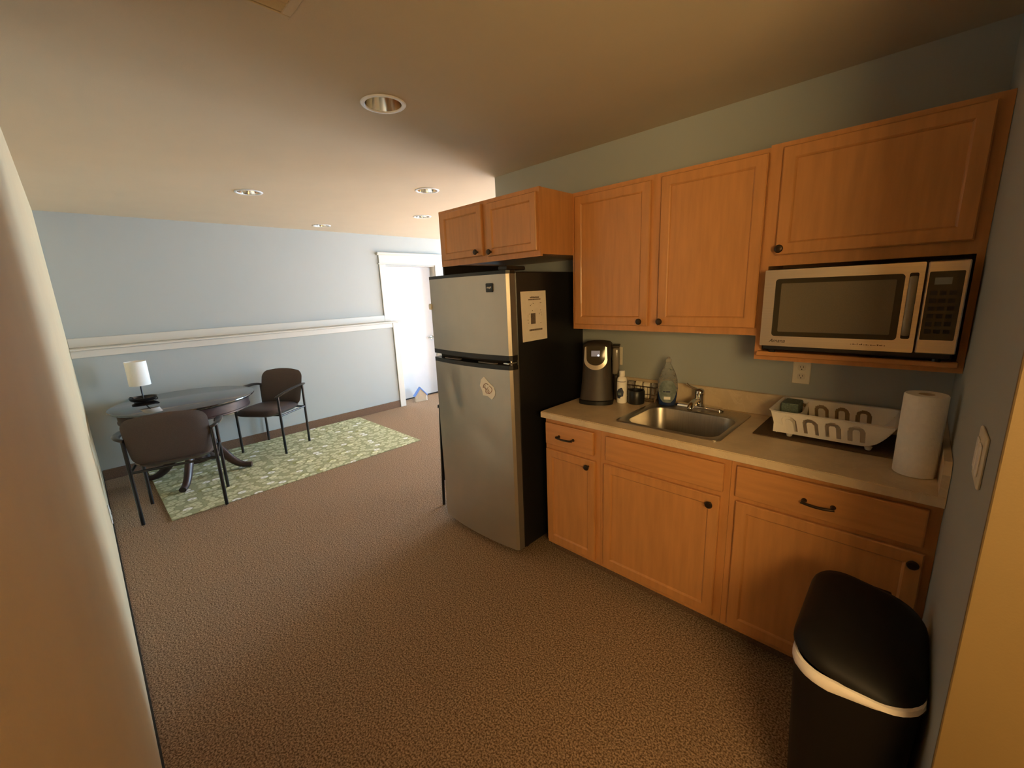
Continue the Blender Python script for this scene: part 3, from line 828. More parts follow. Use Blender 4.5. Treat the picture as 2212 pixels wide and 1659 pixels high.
bm = NB(); box(bm, FX1 - 0.045, FX1 - 0.002, -0.765, -0.700, 1.190, 1.199, 0.002); lathe(bm, [(0.008, 0), (0.008, 0.028)], (FX1 - 0.02, -0.725, 1.180), 12)
t.part('middle_hinge', bm, 'chrome', 40)
bm = NB(); box(bm, FX1 - 0.075, FX1 - 0.008, -0.745, -0.60, 1.6905, 1.712, 0.006, 2); t.part('hinge_cover', bm, 'blackp', 40)
bm = NB(); box(bm, FX0 + 0.012, FX1 - 0.012, -0.6945, -0.6905, 0.06, 1.67); t.part('door_gasket', bm, 'dark')

# things on the fridge
fy = -0.6
t = Thing('printed_notice', 'white printed sheet stuck on the black side of the fridge', 'paper', (FX1 + 0.0008, -0.545, 1.30))
XP = FX1 - 0.002 + 0.0006
bm = NB()
prism(bm, [(-0.655, 1.576), (-0.647, 1.299), (-0.433, 1.301), (-0.441, 1.578)], 'x', XP, XP + 0.0006); t.part('sheet', bm, 'paper')
bm = NB()
def mark(y0, y1, z0, z1): box(bm, XP + 0.0007, XP + 0.0010, y0, y1, z0, z1)
y = -0.578
while y < -0.502:
    w = random.uniform(0.004, 0.009); mark(y, y + w, 1.538, 1.545 + random.choice((0, 0.002))); y += w + 0.0012
y = -0.592
while y < -0.49:
    w = random.uniform(0.004, 0.009); mark(y, y + w, 1.528, 1.534); y += w + 0.0012
mark(-0.575, -0.535, 1.395, 1.455)
y = -0.590
while y < -0.485:
    w = random.uniform(0.005, 0.012); mark(y, y + w, 1.356, 1.366); y += w + 0.001
for i in range(26):
    a = random.uniform(-0.605, -0.48); b = random.uniform(1.378, 1.515)
    if not (-0.58 < a < -0.53 and 1.39 < b < 1.46):
        mark(a, a + random.uniform(0.003, 0.007), b, b + random.uniform(0.0015, 0.004))
t.part('print', bm, 'ink')['kind'] = 'stuff'

t = Thing('torn_paper_drawing', 'torn white paper scrap with a brown sketch on the fridge door', 'paper', (-1.88, -0.778, 0.97))
pts = [(1340, 725), (1385, 790), (1430, 850), (1480, 905), (1530, 955), (1535, 1000), (1550, 1060), (1540, 1140), (1475, 1240), (1410, 1180), (1390, 1165), (1300, 1160), (1290, 1060), (1245, 940), (1262, 870), (1275, 800)]
def z6(a, b):
    # sketch coordinates on the sheet -> metres on the door
    return (-1.943 + (a - 1245) * 0.000388, 1.106 - (b - 725) * 0.000262 + (a - 1340) * 0.00002)
bm = NB()
pl = [z6(a, b) for a, b in pts]
loft(bm, [[(x, yfront(x) - 0.0018, z) for x, z in pl], [(x, yfront(x) - 0.0024, z) for x, z in pl]])
t.part('sheet', bm, 'paper')
bm = NB()
def stroke(p, r=0.0011):
    q = smooth_path([z6(a, b) for a, b in p] if False else [(z6(a, b)[0], yfront(z6(a, b)[0]) - 0.0026, z6(a, b)[1]) for a, b in p], 4)
    tube(bm, q, r, 5)
stroke([(1315, 985), (1325, 930), (1345, 900), (1385, 885), (1425, 910)], 0.0018)
stroke([(1440, 930), (1485, 985), (1480, 1050), (1440, 1100), (1400, 1095)], 0.0018)
stroke([(1360, 920), (1352, 965), (1370, 1000), (1395, 1000), (1415, 960)])
stroke([(1370, 1005), (1360, 1060), (1375, 1100), (1410, 1095), (1430, 1060), (1405, 1010)], 0.0014)
stroke([(1385, 1030), (1395, 1055), (1385, 1075)]); stroke([(1330, 960), (1350, 1000), (1385, 1020)], 0.0014)
t.part('sketch', bm, 'inkbrown')

bm = NB(); prism(bm, rrect(-2.402, 1.505, 0.011, 0.019, 0.010, 5), 'y', yfront(-2.402) - 0.011, yfront(-2.402) - 0.0005)
solo('fridge_magnet', bm, 'white', (-2.402, -0.752, 1.505), 'small white oval magnet on the left edge of the freezer door', 'magnet', smooth=40)

# folded black step stool standing behind the fridge
t = Thing('step_stool', 'folded black step stool just showing past the left edge of the fridge', 'stool', (-2.60, -0.40, 0))
for yy in (-0.637, -0.24):
    bm = NB(); tube(bm, [(-2.60, yy, 0.0), (-2.575, yy, 0.40), (-2.55, yy, 0.785)], 0.011, 10); t.part('rail', bm, 'metalblk', 50)
for zz, dx in ((0.20, -0.588), (0.40, -0.575), (0.60, -0.562)):
    bm = NB(); box(bm, -2.0 + dx - 0.022, -2.0 + dx + 0.008, -0.63, -0.245, zz, zz + 0.16, 0.004); t.part('tread', bm, 'blackp')
bm = NB(); tube(bm, smooth_path([(-2.55, -0.637, 0.785), (-2.548, -0.62, 0.80), (-2.548, -0.26, 0.80), (-2.55, -0.24, 0.785)]), 0.011, 10); t.part('top_bar', bm, 'metalblk', 50)

# ------------------------------------------------------------------ worktop items
# coffee brewer, local frame: front = -y
t = Thing('coffee_brewer', 'charcoal single-cup coffee brewer with a silver arch and small screen', 'coffee maker', (-1.487, -0.235, 0.9145), R(27), local=True)
def brw(z, hw, yf, yb):
    pts = []
    n = 14
    for i in range(n + 1):
        a = PI + PI * i / n
        pts.append((hw * math.cos(a), yf + 0.05 + 0.05 * math.sin(a), z))
    pts += [(hw, yb - 0.02, z), (hw - 0.02, yb, z), (-hw + 0.02, yb, z), (-hw, yb - 0.02, z)]
    return pts
bm = NB(); loft(bm, [brw(0, 0.094, -0.128, 0.12), brw(0.012, 0.098, -0.130, 0.12), brw(0.03, 0.094, -0.125, 0.12), brw(0.12, 0.085, -0.105, 0.12), brw(0.22, 0.080, -0.092, 0.12), brw(0.245, 0.079, -0.090, 0.12)])
body = t.part('body', bm, 'brewer', 50)
bm = NB(); loft(bm, [brw(0.0, 0.0985, -0.134, 0.11), brw(0.022, 0.0985, -0.134, 0.11), brw(0.026, 0.094, -0.128, 0.11)]); t.part('base', bm, 'blackp', 50)
bm = NB(); loft(bm, [brw(0.246, 0.079, -0.090, 0.12), brw(0.30, 0.082, -0.092, 0.12), brw(0.335, 0.080, -0.085, 0.115), brw(0.349, 0.068, -0.068, 0.105), brw(0.353, 0.05, -0.045, 0.09)])
hd = t.part('head', bm, 'brewer', 50)
# arched silver bezel on the front of the head, tilted a little back
def uface(a, off, hw, z_top, z_bot):
    pass
bm = NB()
def bez(u, v, d):   # u across, v up from the arch bottom
    y = -0.090 - 0.018 * math.sqrt(max(0, 1 - (u / 0.085) ** 2)) - d + max(0, v - 0.03) * 0.10
    return (u, y, 0.205 + v)
outer, inner = [], []
n = 28
for i in range(n + 1):
    a = PI + PI * i / n
    outer.append((0.066 * math.cos(a), 0.060 + 0.060 * math.sin(a)))
    inner.append((0.052 * math.cos(a), 0.066 + 0.040 * math.sin(a)))
outer = [(-0.062, 0.130)] + outer + [(0.062, 0.130)]
inner = [(-0.054, 0.134)] + inner + [(0.054, 0.134)]
loft(bm, [[bez(u, v, -0.012) for u, v in outer], [bez(u, v, 0.004) for u, v in outer], [bez(u, v, 0.004) for u, v in inner], [bez(u, v, -0.012) for u, v in inner]], False, False, closed=False)
t.part('silver_arch', bm, 'brewsilver', 50, hd)
bm = NB()
ins = inner
loft(bm, [[bez(u, v, 0.0005) for u, v in ins], [bez(u * 0.5, 0.09 + (v - 0.09) * 0.5, 0.0015) for u, v in ins]], False, True)
t.part('front_panel', bm, 'glassdark', 50, hd)
bm = NB(); g = [bez(u, v, 0.0045) for u, v in ((-0.024, 0.078), (0.024, 0.078), (0.024, 0.110), (-0.024, 0.110))]
gb = [(x, y + 0.002, z) for x, y, z in g]; loft(bm, [gb, g]); t.part('screen', bm, 'screen', None, hd)
bm = NB(); lathe(bm, [(0.0055, 0), (0.004, 0.002), (0.001, 0.003)], n=12); bmesh.ops.rotate(bm, verts=bm.verts, matrix=Matrix.Rotation(PI / 2, 3, 'X'))
bmesh.ops.translate(bm, verts=bm.verts, vec=bez(0.016, 0.084, 0.0048)); t.part('power_light', bm, 'led', 50, hd)
bm = NB(); box(bm, 0.086, 0.126, 0.01, 0.112, 0.155, 0.315, 0.012, 3); t.part('water_tank', bm, 'tank', 50)
bm = NB(); box(bm, 0.084, 0.128, 0.008, 0.114, 0.316, 0.328, 0.005, 2); t.part('tank_lid', bm, 'brewer', 50)
bm = NB(); box(bm, 0.0985, 0.124, 0.01, 0.110, 0.0, 0.154, 0.010, 2); t.part('tank_base', bm, 'brewer', 50)

# electric outlets and switch
def outlet(name, label, cx, cz, tilt=0):
    t = Thing(name, label, 'outlet', (cx, -0.0005, cz))
    bm = NB(); box(bm, cx - 0.036, cx + 0.036, -0.0065, -0.0005, cz - 0.057, cz + 0.057, 0.0025); t.part('plate', bm, 'ivory')
    for s in (-1, 1):
        bm = NB(); prism(bm, rrect(cx, cz + s * 0.021, 0.0165, 0.0145, 0.010, 5), 'y', -0.0085, -0.006); sk = t.part('socket', bm, 'sockgrey', 40)
        bm = NB()
        for dx in (-0.006, 0.006): box(bm, cx + dx - 0.001, cx + dx + 0.001, -0.0089, -0.0084, cz + s * 0.021, cz + s * 0.021 + 0.008)
        lathe(bm, [(0.0025, 0), (0.0025, 0.0005)], n=10); bmesh.ops.translate(bm, verts=bm.verts[-20:], vec=(0, 0, 0))
        bm2 = NB(); bm.free()
        for dx in (-0.006, 0.006): box(bm2, cx + dx - 0.001, cx + dx + 0.001, -0.0089, -0.0084, cz + s * 0.021, cz + s * 0.021 + 0.008)
        prism(bm2, rrect(cx, cz + s * 0.021 - 0.007, 0.0024, 0.0024, 0.002, 3), 'y', -0.0089, -0.0084)
        t.part('slots', bm2, 'dark', None, sk)
    return t
outlet('power_outlet', 'ivory double outlet under the microwave cabinet', -0.503, 1.150)
outlet('power_outlet', 'ivory double outlet behind the coffee brewer with a black plug', -1.487, 1.154)
t = Thing('power_plug', 'black plug and cord in the outlet behind the coffee brewer', 'plug', (-1.480, -0.012, 1.133))
bm = NB(); box(bm, -1.500, -1.462, -0.045, -0.0092, 1.120, 1.148, 0.006, 2); t.part('plug_body', bm, 'blackp', 40)
bm = NB(); tube(bm, smooth_path([(-1.498, -0.035, 1.132), (-1.512, -0.05, 1.09), (-1.513, -0.05, 0.99), (-1.508, -0.05, 0.925), (-1.515, -0.075, 0.9185)]), 0.0035, 8); t.part('cord', bm, 'blackp', 50)
t = Thing('light_switch', 'ivory light switch plate on the dark side wall', 'switch', (-0.0005, -1.145, 1.215))
bm = NB(); box(bm, -0.0065, -0.0005, -1.200, -1.090, 1.162, 1.268, 0.0025); t.part('plate', bm, 'ivory')
for yy in (-1.168, -1.122):
    bm = NB(); box(bm, -0.0095, -0.0066, yy - 0.016, yy + 0.016, 1.182, 1.248, 0.002); t.part('rocker', bm, 'white')
t = Thing('wall_outlet', 'white outlet plate low on the cream left wall', 'outlet', (-4.06, YL, 0.165))
bm = NB(); box(bm, -4.10, -4.02, YL + 0.0005, YL + 0.008, 0.105, 0.225, 0.0025); t.part('plate', bm, 'white')
for zz in (0.145, 0.186):
    bm = NB(); box(bm, -4.076, -4.044, YL + 0.0082, YL + 0.011, zz - 0.013, zz + 0.013, 0.002); t.part('socket', bm, 'ivory')
t = Thing('wall_outlet', 'cream outlet plate on the blue wall under the table edge', 'outlet', (XL, -1.30, 0.42))
bm = NB(); box(bm, XL + 0.0005, XL + 0.008, -1.375, -1.300, 0.385, 0.50, 0.0025); t.part('plate', bm, 'ivory')
for zz in (0.422, 0.463):
    bm = NB(); box(bm, XL + 0.0082, XL + 0.011, -1.353, -1.322, zz - 0.013, zz + 0.013, 0.002); t.part('socket', bm, 'sockgrey')

# white bottle with navy label
bxp, byp = -1.338, -0.205
t = Thing('lotion_bottle', 'slim white bottle with a navy label beside the coffee brewer', 'bottle', (bxp, byp, 0.9145))
bm = NB(); lathe(bm, [(0.026, 0.0), (0.029, 0.003), (0.0295, 0.02), (0.0295, 0.125), (0.0285, 0.140), (0.024, 0.151), (0.014, 0.157), (0.012, 0.165)], (bxp, byp, 0.9145), 28); t.part('body', bm, 'white', 40)
bm = NB(); lathe(bm, [(0.0165, 0.160), (0.017, 0.162), (0.0165, 0.190), (0.014, 0.192)], (bxp, byp, 0.9145), 20); t.part('cap', bm, 'white', 40)
def wrap_patch(cx, cy, r, z0, prof, d=0.0008):
    """prof: list of (z, a0, a1) with angles measured from the camera-facing direction"""
    bm = NB(); base = math.atan2(-2.3656 - cy, -0.12 - cx)
    rows = []
    for z, a0, a1 in prof:
        rows.append([bm.verts.new((cx + (r + d) * math.cos(base + a0 + (a1 - a0) * i / 8), cy + (r + d) * math.sin(base + a0 + (a1 - a0) * i / 8), z0 + z)) for i in range(9)])
    for a, b in zip(rows, rows[1:]):
        for i in range(8): bm.faces.new((a[i], a[i + 1], b[i + 1], b[i]))
    return bm
t.part('label_wave', wrap_patch(bxp, byp, 0.0295, 0.9145, [(0.03, -0.9, -0.35), (0.045, -1.1, 0.25), (0.07, -1.1, 0.35), (0.085, -0.7, 0.15), (0.095, -0.2, 0.02)]), 'labeldark', 60)
t.part('label_band', wrap_patch(bxp, byp, 0.0295, 0.9145, [(0.128, -1.3, 0.8), (0.131, -1.3, 0.8)]), 'labeldark', 60)
t.part('label_print', wrap_patch(bxp, byp, 0.0295, 0.9145, [(0.05, -0.8, -0.1), (0.066, -0.8, -0.1)], 0.0013), 'soaplabel', 60)

# black cup
bm = NB(); lathe(bm, [(0.040, 0.0), (0.046, 0.004), (0.048, 0.03), (0.048, 0.075), (0.044, 0.080), (0.0415, 0.079), (0.0415, 0.012), (0.002, 0.010)], (-1.262, -0.175, 0.9145), 32)
solo('black_cup', bm, 'black', (-1.262, -0.175, 0.9145), 'short round matte black cup beside the white bottle', 'cup', smooth=40)

# wire basket with packets
t = Thing('wire_basket', 'bronze wire basket of small packets behind the black cup', 'basket', (-1.30, -0.075, 0.9145))
bm = NB()
X0b, X1b, Y0b, Y1b = -1.382, -1.172, -0.118, -0.028
zb0, zb1 = 0.918, 1.005
for z, q in ((zb0, 0.006), (0.96, 0.002), (zb1, 0.0)):
    p = [(X0b + q, Y0b + q, z), (X1b - q, Y0b + q, z), (X1b - q, Y1b - q, z), (X0b + q, Y1b - q, z), (X0b + q, Y0b + q, z)]
    for a, b in zip(p, p[1:]): tube(bm, [a, b], 0.0022 if z < 1 else 0.003, 6)
for i in range(10):
    x = X0b + 0.004 + (X1b - X0b - 0.008) * i / 9
    tube(bm, [(x, Y0b, zb1), (x, Y0b + 0.005, zb0), (x, Y1b - 0.005, zb0), (x, Y1b, zb1)], 0.0016, 5)
for i in range(4):
    y = Y0b + (Y1b - Y0b) * i / 3
    tube(bm, [(X0b, y, zb1), (X0b + 0.005, y, zb0)], 0.0016, 5); tube(bm, [(X1b, y, zb1), (X1b - 0.005, y, zb0)], 0.0016, 5)
t.part('wire_frame', bm, 'wire', 50)
PK = [(-1.352, 0.003, 'clearp', 'clear wrapped packet in the wire basket near the outlet'), (-1.300, 0.006, 'ivory', 'pale folded packet in the middle of the wire basket'),
      (-1.250, 0.003, 'ivory', 'cream packet behind the black cup in the wire basket'), (-1.201, 0.004, 'clearp', 'clear wrapped packet at the soap bottle end of the wire basket')]
for x, dz, m_, lab in PK:
    bm = NB()
    pillow(bm, rrect(0, 0, 0.021, 0.047, 0.006, 4), lambda u, v_, w: (x + u, -0.073 + w + v_ * 0.12, 0.971 + dz + v_), 0.042, 5, 3)
    solo('packet', bm, m_, (x, -0.073, 0.9215 + dz), lab, 'packet', 'packets in the wire basket', 50)

# dish soap bottle
sxp, syp = -1.098, -0.128
t = Thing('soap_bottle', 'clear dish soap bottle with blue soap on the sink corner', 'bottle', (sxp, syp, 0.921))
ang = R(22)
def soapring(hw, hd, z):
    return [(sxp + (hw * math.cos(a)) * math.cos(ang) - (hd * math.sin(a)) * math.sin(ang), syp + (hw * math.cos(a)) * math.sin(ang) + (hd * math.sin(a)) * math.cos(ang), 0.9212 + z)
            for a in [2 * PI * i / 28 for i in range(28)]]
bm = NB(); loft(bm, [soapring(0.0522, 0.0315, 0.0762), soapring(0.054, 0.032, 0.10), soapring(0.050, 0.030, 0.145), soapring(0.038, 0.025, 0.185), soapring(0.022, 0.018, 0.218), soapring(0.014, 0.014, 0.235), soapring(0.013, 0.013, 0.245)])
t.part('body', bm, 'bottle', 60)
bm = NB(); loft(bm, [soapring(0.040, 0.025, 0), soapring(0.044, 0.029, 0.004), soapring(0.050, 0.031, 0.05), soapring(0.0522, 0.0315, 0.0758)])
t.part('blue_soap', bm, 'soap', 60)
bm = NB(); loft(bm, [soapring(0.015, 0.015, 0.2455), soapring(0.015, 0.015, 0.258), soapring(0.009, 0.009, 0.262), soapring(0.008, 0.008, 0.270), soapring(0.004, 0.004, 0.273)]); t.part('cap', bm, 'clearp', 60)
bm = NB()
rows = []
for k in range(9):
    z = 0.02 + 0.125 * k / 8
    wv = math.sqrt(max(0.02, 1 - ((z - 0.082) / 0.068) ** 2)) * 1.15
    z_ = z
    hw = 0.050 if z < 0.05 else (0.054 if z < 0.12 else 0.0515)
    hd = 0.0315 if z < 0.14 else 0.031
    row = []
    for i in range(9):
        a = -PI / 2 + wv * (i / 8 - 0.5) * 1.7
        hwk = 0.0445 + 0.0095 * math.sin(min(1, z / 0.10) * PI / 2) if z <= 0.10 else 0.054 - (z - 0.10) / 0.045 * 0.004
        hdk = 0.0295 + 0.0025 * min(1, z / 0.10)
        x_ = (hwk + 0.0012) * math.cos(a); y_ = (hdk + 0.0012) * math.sin(a)
        row.append(bm.verts.new((sxp + x_ * math.cos(ang) - y_ * math.sin(ang), syp + x_ * math.sin(ang) + y_ * math.cos(ang), 0.9212 + z)))
    rows.append(row)
for a, b in zip(rows, rows[1:]):
    for i in range(8): bm.faces.new((a[i], a[i + 1], b[i + 1], b[i]))
lb = t.part('label', bm, 'soaplabel', 60)
bm = NB()
def lab_box(u0, u1, z0, z1):
    for k in range(1):
        pts_ = []
        for u, z in ((u0, z0), (u1, z0), (u1, z1), (u0, z1)):
            a = -PI / 2 + u; x_ = 0.0560 * math.cos(a); y_ = 0.0340 * math.sin(a)
            pts_.append((sxp + x_ * math.cos(ang) - y_ * math.sin(ang), syp + x_ * math.sin(ang) + y_ * math.cos(ang), 0.9212 + z))
        bm.faces.new([bm.verts.new(p) for p in pts_])
lab_box(-0.40, -0.15, 0.079, 0.086); lab_box(-0.10, 0.28, 0.078, 0.087)
t.part('label_text', bm, 'labeldark', None, lb)
bm = NB(); lab_box(-0.30, 0.32, 0.038, 0.054); t.part('label_tag', bm, 'paper', None, lb)

# drying mat, dish rack, sponge
bm = NB(); prism(bm, rrect(-0.345, -0.190, 0.262, 0.158, 0.008, 4), 'z', 0.9145, 0.9185)
solo('drying_mat', bm, 'dmat', (-0.345, -0.19, 0.9145), 'flat brown mat on the worktop under the dish rack', 'mat')
t = Thing('dish_rack', 'white plastic dish rack with arched cut-outs on the brown mat', 'dish rack', (-0.345, -0.185, 0.9190))
rx0, rx1, ry0, ry1 = -0.545, -0.142, -0.335, -0.050
zr0, zr1 = 0.936, 1.030
def rack_side(yb_, yt_, sgn, name):
    """long wall with four arch cut-outs, leaning outwards; built as a cell grid with arch-shaped holes"""
    bm = NB()
    L = rx1 - rx0
    th = 0.004
    def P(s, h, d):      # s along 0..L, h 0..1 up
        y = yb_ + (yt_ - yb_) * h
        xb = rx0 + 0.022 * (1 - h)
        x = xb + s * ((rx1 - xb) / L)
        return (x, y + d * sgn, zr0 + (zr1 - zr0) * h)
    NX, NH = 120, 24
    arches = [0.060, 0.137, 0.214, 0.291]
    def solid(s, h):
        # right end sweeps up in a curve
        if s > L - 0.10:
            u = (s - (L - 0.10)) / 0.10
            if h < u ** 2.4 * 0.93: return False
        for c in arches:
            ds = abs(s - c)
            hh = h * 0.094
            if 0.0125 < ds < 0.0275 and 0.010 < hh <= 0.052: return False
            if hh > 0.052:
                r = math.hypot(ds, (hh - 0.052) * 1.05)
                if 0.0125 < r < 0.0275: return False
        return True
    grid = {}
    def V(i, k, d):
        key = (i, k, d)
        if key not in grid: grid[key] = bm.verts.new(P(L * i / NX, k / NH, d))
        return grid[key]
    S = [[solid(L * (i + .5) / NX, (k + .5) / NH) for k in range(NH)] for i in range(NX)]
    for i in range(NX):
        for k in range(NH):
            if not S[i][k]: continue
            bm.faces.new((V(i, k, 0), V(i + 1, k, 0), V(i + 1, k + 1, 0), V(i, k + 1, 0)))
            bm.faces.new((V(i, k, th), V(i, k + 1, th), V(i + 1, k + 1, th), V(i + 1, k, th)))
            for di, dk, e in ((-1, 0, ((i, k + 1), (i, k))), (1, 0, ((i + 1, k), (i + 1, k + 1))), (0, -1, ((i, k), (i + 1, k))), (0, 1, ((i + 1, k + 1), (i, k + 1)))):
                a, b = i + di, k + dk
                if not (0 <= a < NX and 0 <= b < NH) or not S[a][b]:
                    (p, q), (r_, s_) = e
                    bm.faces.new((V(p, q, 0), V(p, q, th), V(r_, s_, th), V(r_, s_, 0)))
    t.part(name, bm, 'white')
rack_side(ry0 + 0.022, ry0, 1, 'front_side')
rack_side(ry1 - 0.022, ry1, -1, 'back_side')
bm = NB()   # floor curving up at the right end, with ribs left open
prof = [(rx0 + 0.022, zr0), (rx1 - 0.10, zr0)]
Lr = rx1 - rx0
for i in range(1, 11):
    u = i / 10
    prof.append((rx1 - 0.10 + 0.10 * u, zr0 + (zr1 - zr0) * 0.93 * u ** 2.4))
prof.append((rx1 + 0.004, zr1))
low = [(x, z - 0.004) for x, z in prof]
for a, b, c, d in zip(prof, prof[1:], low, low[1:]):
    def wy(z): return 0.022 * (1 - (z - zr0) / (zr1 - zr0))
    y0a, y1a, y0b, y1b = ry0 + wy(a[1]) + 0.003, ry1 - wy(a[1]) - 0.003, ry0 + wy(b[1]) + 0.003, ry1 - wy(b[1]) - 0.003
    loft(bm, [[(a[0], y0a, a[1]), (a[0], y1a, a[1]), (c[0], y1a, c[1]), (c[0], y0a, c[1])], [(b[0], y0b, b[1]), (b[0], y1b, b[1]), (d[0], y1b, d[1]), (d[0], y0b, d[1])]])
t.part('tray', bm, 'white')
bm = NB(); loft(bm, [[(rx0 + 0.022, ry0 + 0.022, zr0 - 0.004), (rx0 + 0.022, ry1 - 0.022, zr0 - 0.004), (rx0 + 0.026, ry1 - 0.022, zr0 - 0.004), (rx0 + 0.026, ry0 + 0.022, zr0 - 0.004)],
                     [(rx0, ry0, zr1), (rx0, ry1, zr1), (rx0 + 0.004, ry1, zr1), (rx0 + 0.004, ry0, zr1)]]); t.part('end_wall', bm, 'white')
bm = NB(); rp_ = rrect((rx0 + rx1) / 2, (ry0 + ry1) / 2, (rx1 - rx0) / 2 + 0.004, (ry1 - ry0) / 2 + 0.004, 0.03, 6)
tube(bm, [(p[0], p[1], zr1 + 0.001) for p in rp_] + [(rp_[0][0], rp_[0][1], zr1 + 0.001)], (0.008, 0.003), 8); t.part('rim', bm, 'white', 50)
bm = NB()   # curved cutlery partition at the left end
pp = [(rx0 + 0.005, ry0 + 0.05)]; pts_ = smooth_path([(rx0 + 0.012, ry0 + 0.012, 0), (rx0 + 0.07, ry0 + 0.022, 0), (rx0 + 0.100, ry0 + 0.075, 0), (rx0 + 0.095, ry0 + 0.17, 0), (rx0 + 0.09, ry1 - 0.012, 0)])
for a, b in zip(pts_, pts_[1:]):
    loft(bm, [[(a.x, a.y, zr0), (a.x + 0.002, a.y + 0.002, zr0), (a.x + 0.002, a.y + 0.002, zr1 - 0.008), (a.x, a.y, zr1 - 0.008)], [(b.x, b.y, zr0), (b.x + 0.002, b.y + 0.002, zr0), (b.x + 0.002, b.y + 0.002, zr1 - 0.008), (b.x, b.y, zr1 - 0.008)]])
t.part('cutlery_partition', bm, 'white')
for fx in (-0.475, -0.212):
    for fy_ in (ry0 + 0.035, ry1 - 0.035):
        bm = NB(); lathe(bm, [(0.008, 0.0), (0.010, 0.002), (0.013, 0.0135)], (fx, fy_, 0.9187), 14); t.part('foot', bm, 'white', 50)
bm = NB(); box(bm, -0.528, -0.462, -0.24, -0.135, 0.982, 1.048, 0.006, 2); 
solo('dish_sponge', bm, 'sponge', (-0.495, -0.19, 0.982), 'green-grey sponge block in the left end of the dish rack', 'sponge')

# paper towel roll
px_, py_ = -0.0795, -0.452
t = Thing('paper_towel_roll', 'white paper towel roll standing at the right end of the worktop', 'paper towel', (px_, py_, 0.9145))
bm = NB(); lathe(bm, [(0.020, 0.002), (0.053, 0.0), (0.0555, 0.003), (0.0558, 0.14), (0.0555, 0.275), (0.053, 0.279), (0.021, 0.278), (0.020, 0.276)], (px_, py_, 0.9145), 40, False, False); t.part('roll', bm, 'towel', 40)
bm = NB(); lathe(bm, [(0.0202, 0.001), (0.0202, 0.2785), (0.0185, 0.2785), (0.0185, 0.001), (0.0202, 0.001)], (px_, py_, 0.9145), 24, False, False); t.part('core_tube', bm, 'houset', 40)
bm = NB(); rows = []
for i in range(13):
    a = R(-108) + R(78) * i / 12
    r_ = 0.0564 + 0.0012 * (i / 12) ** 2
    rows.append([(px_ + r_ * math.cos(a), py_ + r_ * math.sin(a), 0.9165), (px_ + (r_ + 0.0008) * math.cos(a), py_ + (r_ + 0.0008) * math.sin(a), 0.9165),
                 (px_ + (r_ + 0.0008) * math.cos(a), py_ + (r_ + 0.0008) * math.sin(a), 1.1905), (px_ + r_ * math.cos(a), py_ + r_ * math.sin(a), 1.1905)])
loft(bm, rows); t.part('loose_sheet', bm, 'towel', 50)

# ------------------------------------------------------------------ trash can
tcx, tcy = -0.137, -1.035
t = Thing('trash_can', 'tall black plastic trash can against the side wall at lower right', 'trash can', (tcx, tcy, 0))
def tr_ring(hx, hy, z, r, dy=0.0, tilt=0.0):
    return [(p[0], p[1] + dy, z + tilt * (p[1] - tcy) - (0.17 * (p[0] - tcx) if tilt else 0)) for p in rrect(tcx, tcy, hx, hy, r, 8)]
bm = NB(); loft(bm, [tr_ring(0.098, 0.165, 0.0, 0.06), tr_ring(0.104, 0.172, 0.01, 0.065), tr_ring(0.128, 0.205, 0.60, 0.085), tr_ring(0.128, 0.205, 0.612, 0.085), tr_ring(0.120, 0.197, 0.612, 0.08), tr_ring(0.10, 0.17, 0.05, 0.06)], True, True)
t.part('bin_body', bm, 'binblack', 50)
bm = NB()
rows = [tr_ring(0.1285, 0.2055, 0.585, 0.086), tr_ring(0.1305, 0.2085, 0.590, 0.087), tr_ring(0.1315, 0.210, 0.606, 0.088), tr_ring(0.1295, 0.207, 0.618, 0.087), tr_ring(0.123, 0.200, 0.619, 0.082), tr_ring(0.118, 0.195, 0.600, 0.08)]
loft(bm, rows, False, False)
for v_ in bm.verts:
    if v_.co.z < 0.5995: v_.co.z += max(0, v_.co.x - tcx + 0.04) * 0.165
for v_ in bm.verts:    # folds
    v_.co += Vector((random.uniform(-1, 1), random.uniform(-1, 1), 0)) * 0.0007
t.part('bag_rim', bm, 'bag', 60, None, 'white bin bag folded over the rim')
bm = NB()
loft(bm, [tr_ring(0.131, 0.203, 0.619, 0.085, 0.006, 0.03), tr_ring(0.134, 0.208, 0.623, 0.088, 0.006, 0.03), tr_ring(0.134, 0.207, 0.634, 0.088, 0.006, 0.03),
          tr_ring(0.129, 0.200, 0.649, 0.086, 0.010, 0.03), tr_ring(0.120, 0.184, 0.663, 0.080, 0.016, 0.03), tr_ring(0.090, 0.150, 0.677, 0.07, 0.018, 0.03), tr_ring(0.045, 0.085, 0.683, 0.04, 0.018, 0.03)])
t.part('lid', bm, 'binblack', 50)
bm = NB(); box(bm, tcx - 0.05, tcx + 0.05, tcy + 0.204, tcy + 0.224, 0.610, 0.655, 0.005, 2); t.part('hinge', bm, 'binblack', 40)

# ------------------------------------------------------------------ rug, table, lamp
bm = NB(); box(bm, -5.435, -3.98, -2.12, 0.082, 0.0005, 0.008, 0.002)
solo('area_rug', bm, 'rug', (-4.71, -1.02, 0.0), 'green rug with pale pebble ovals under the round table', 'rug')

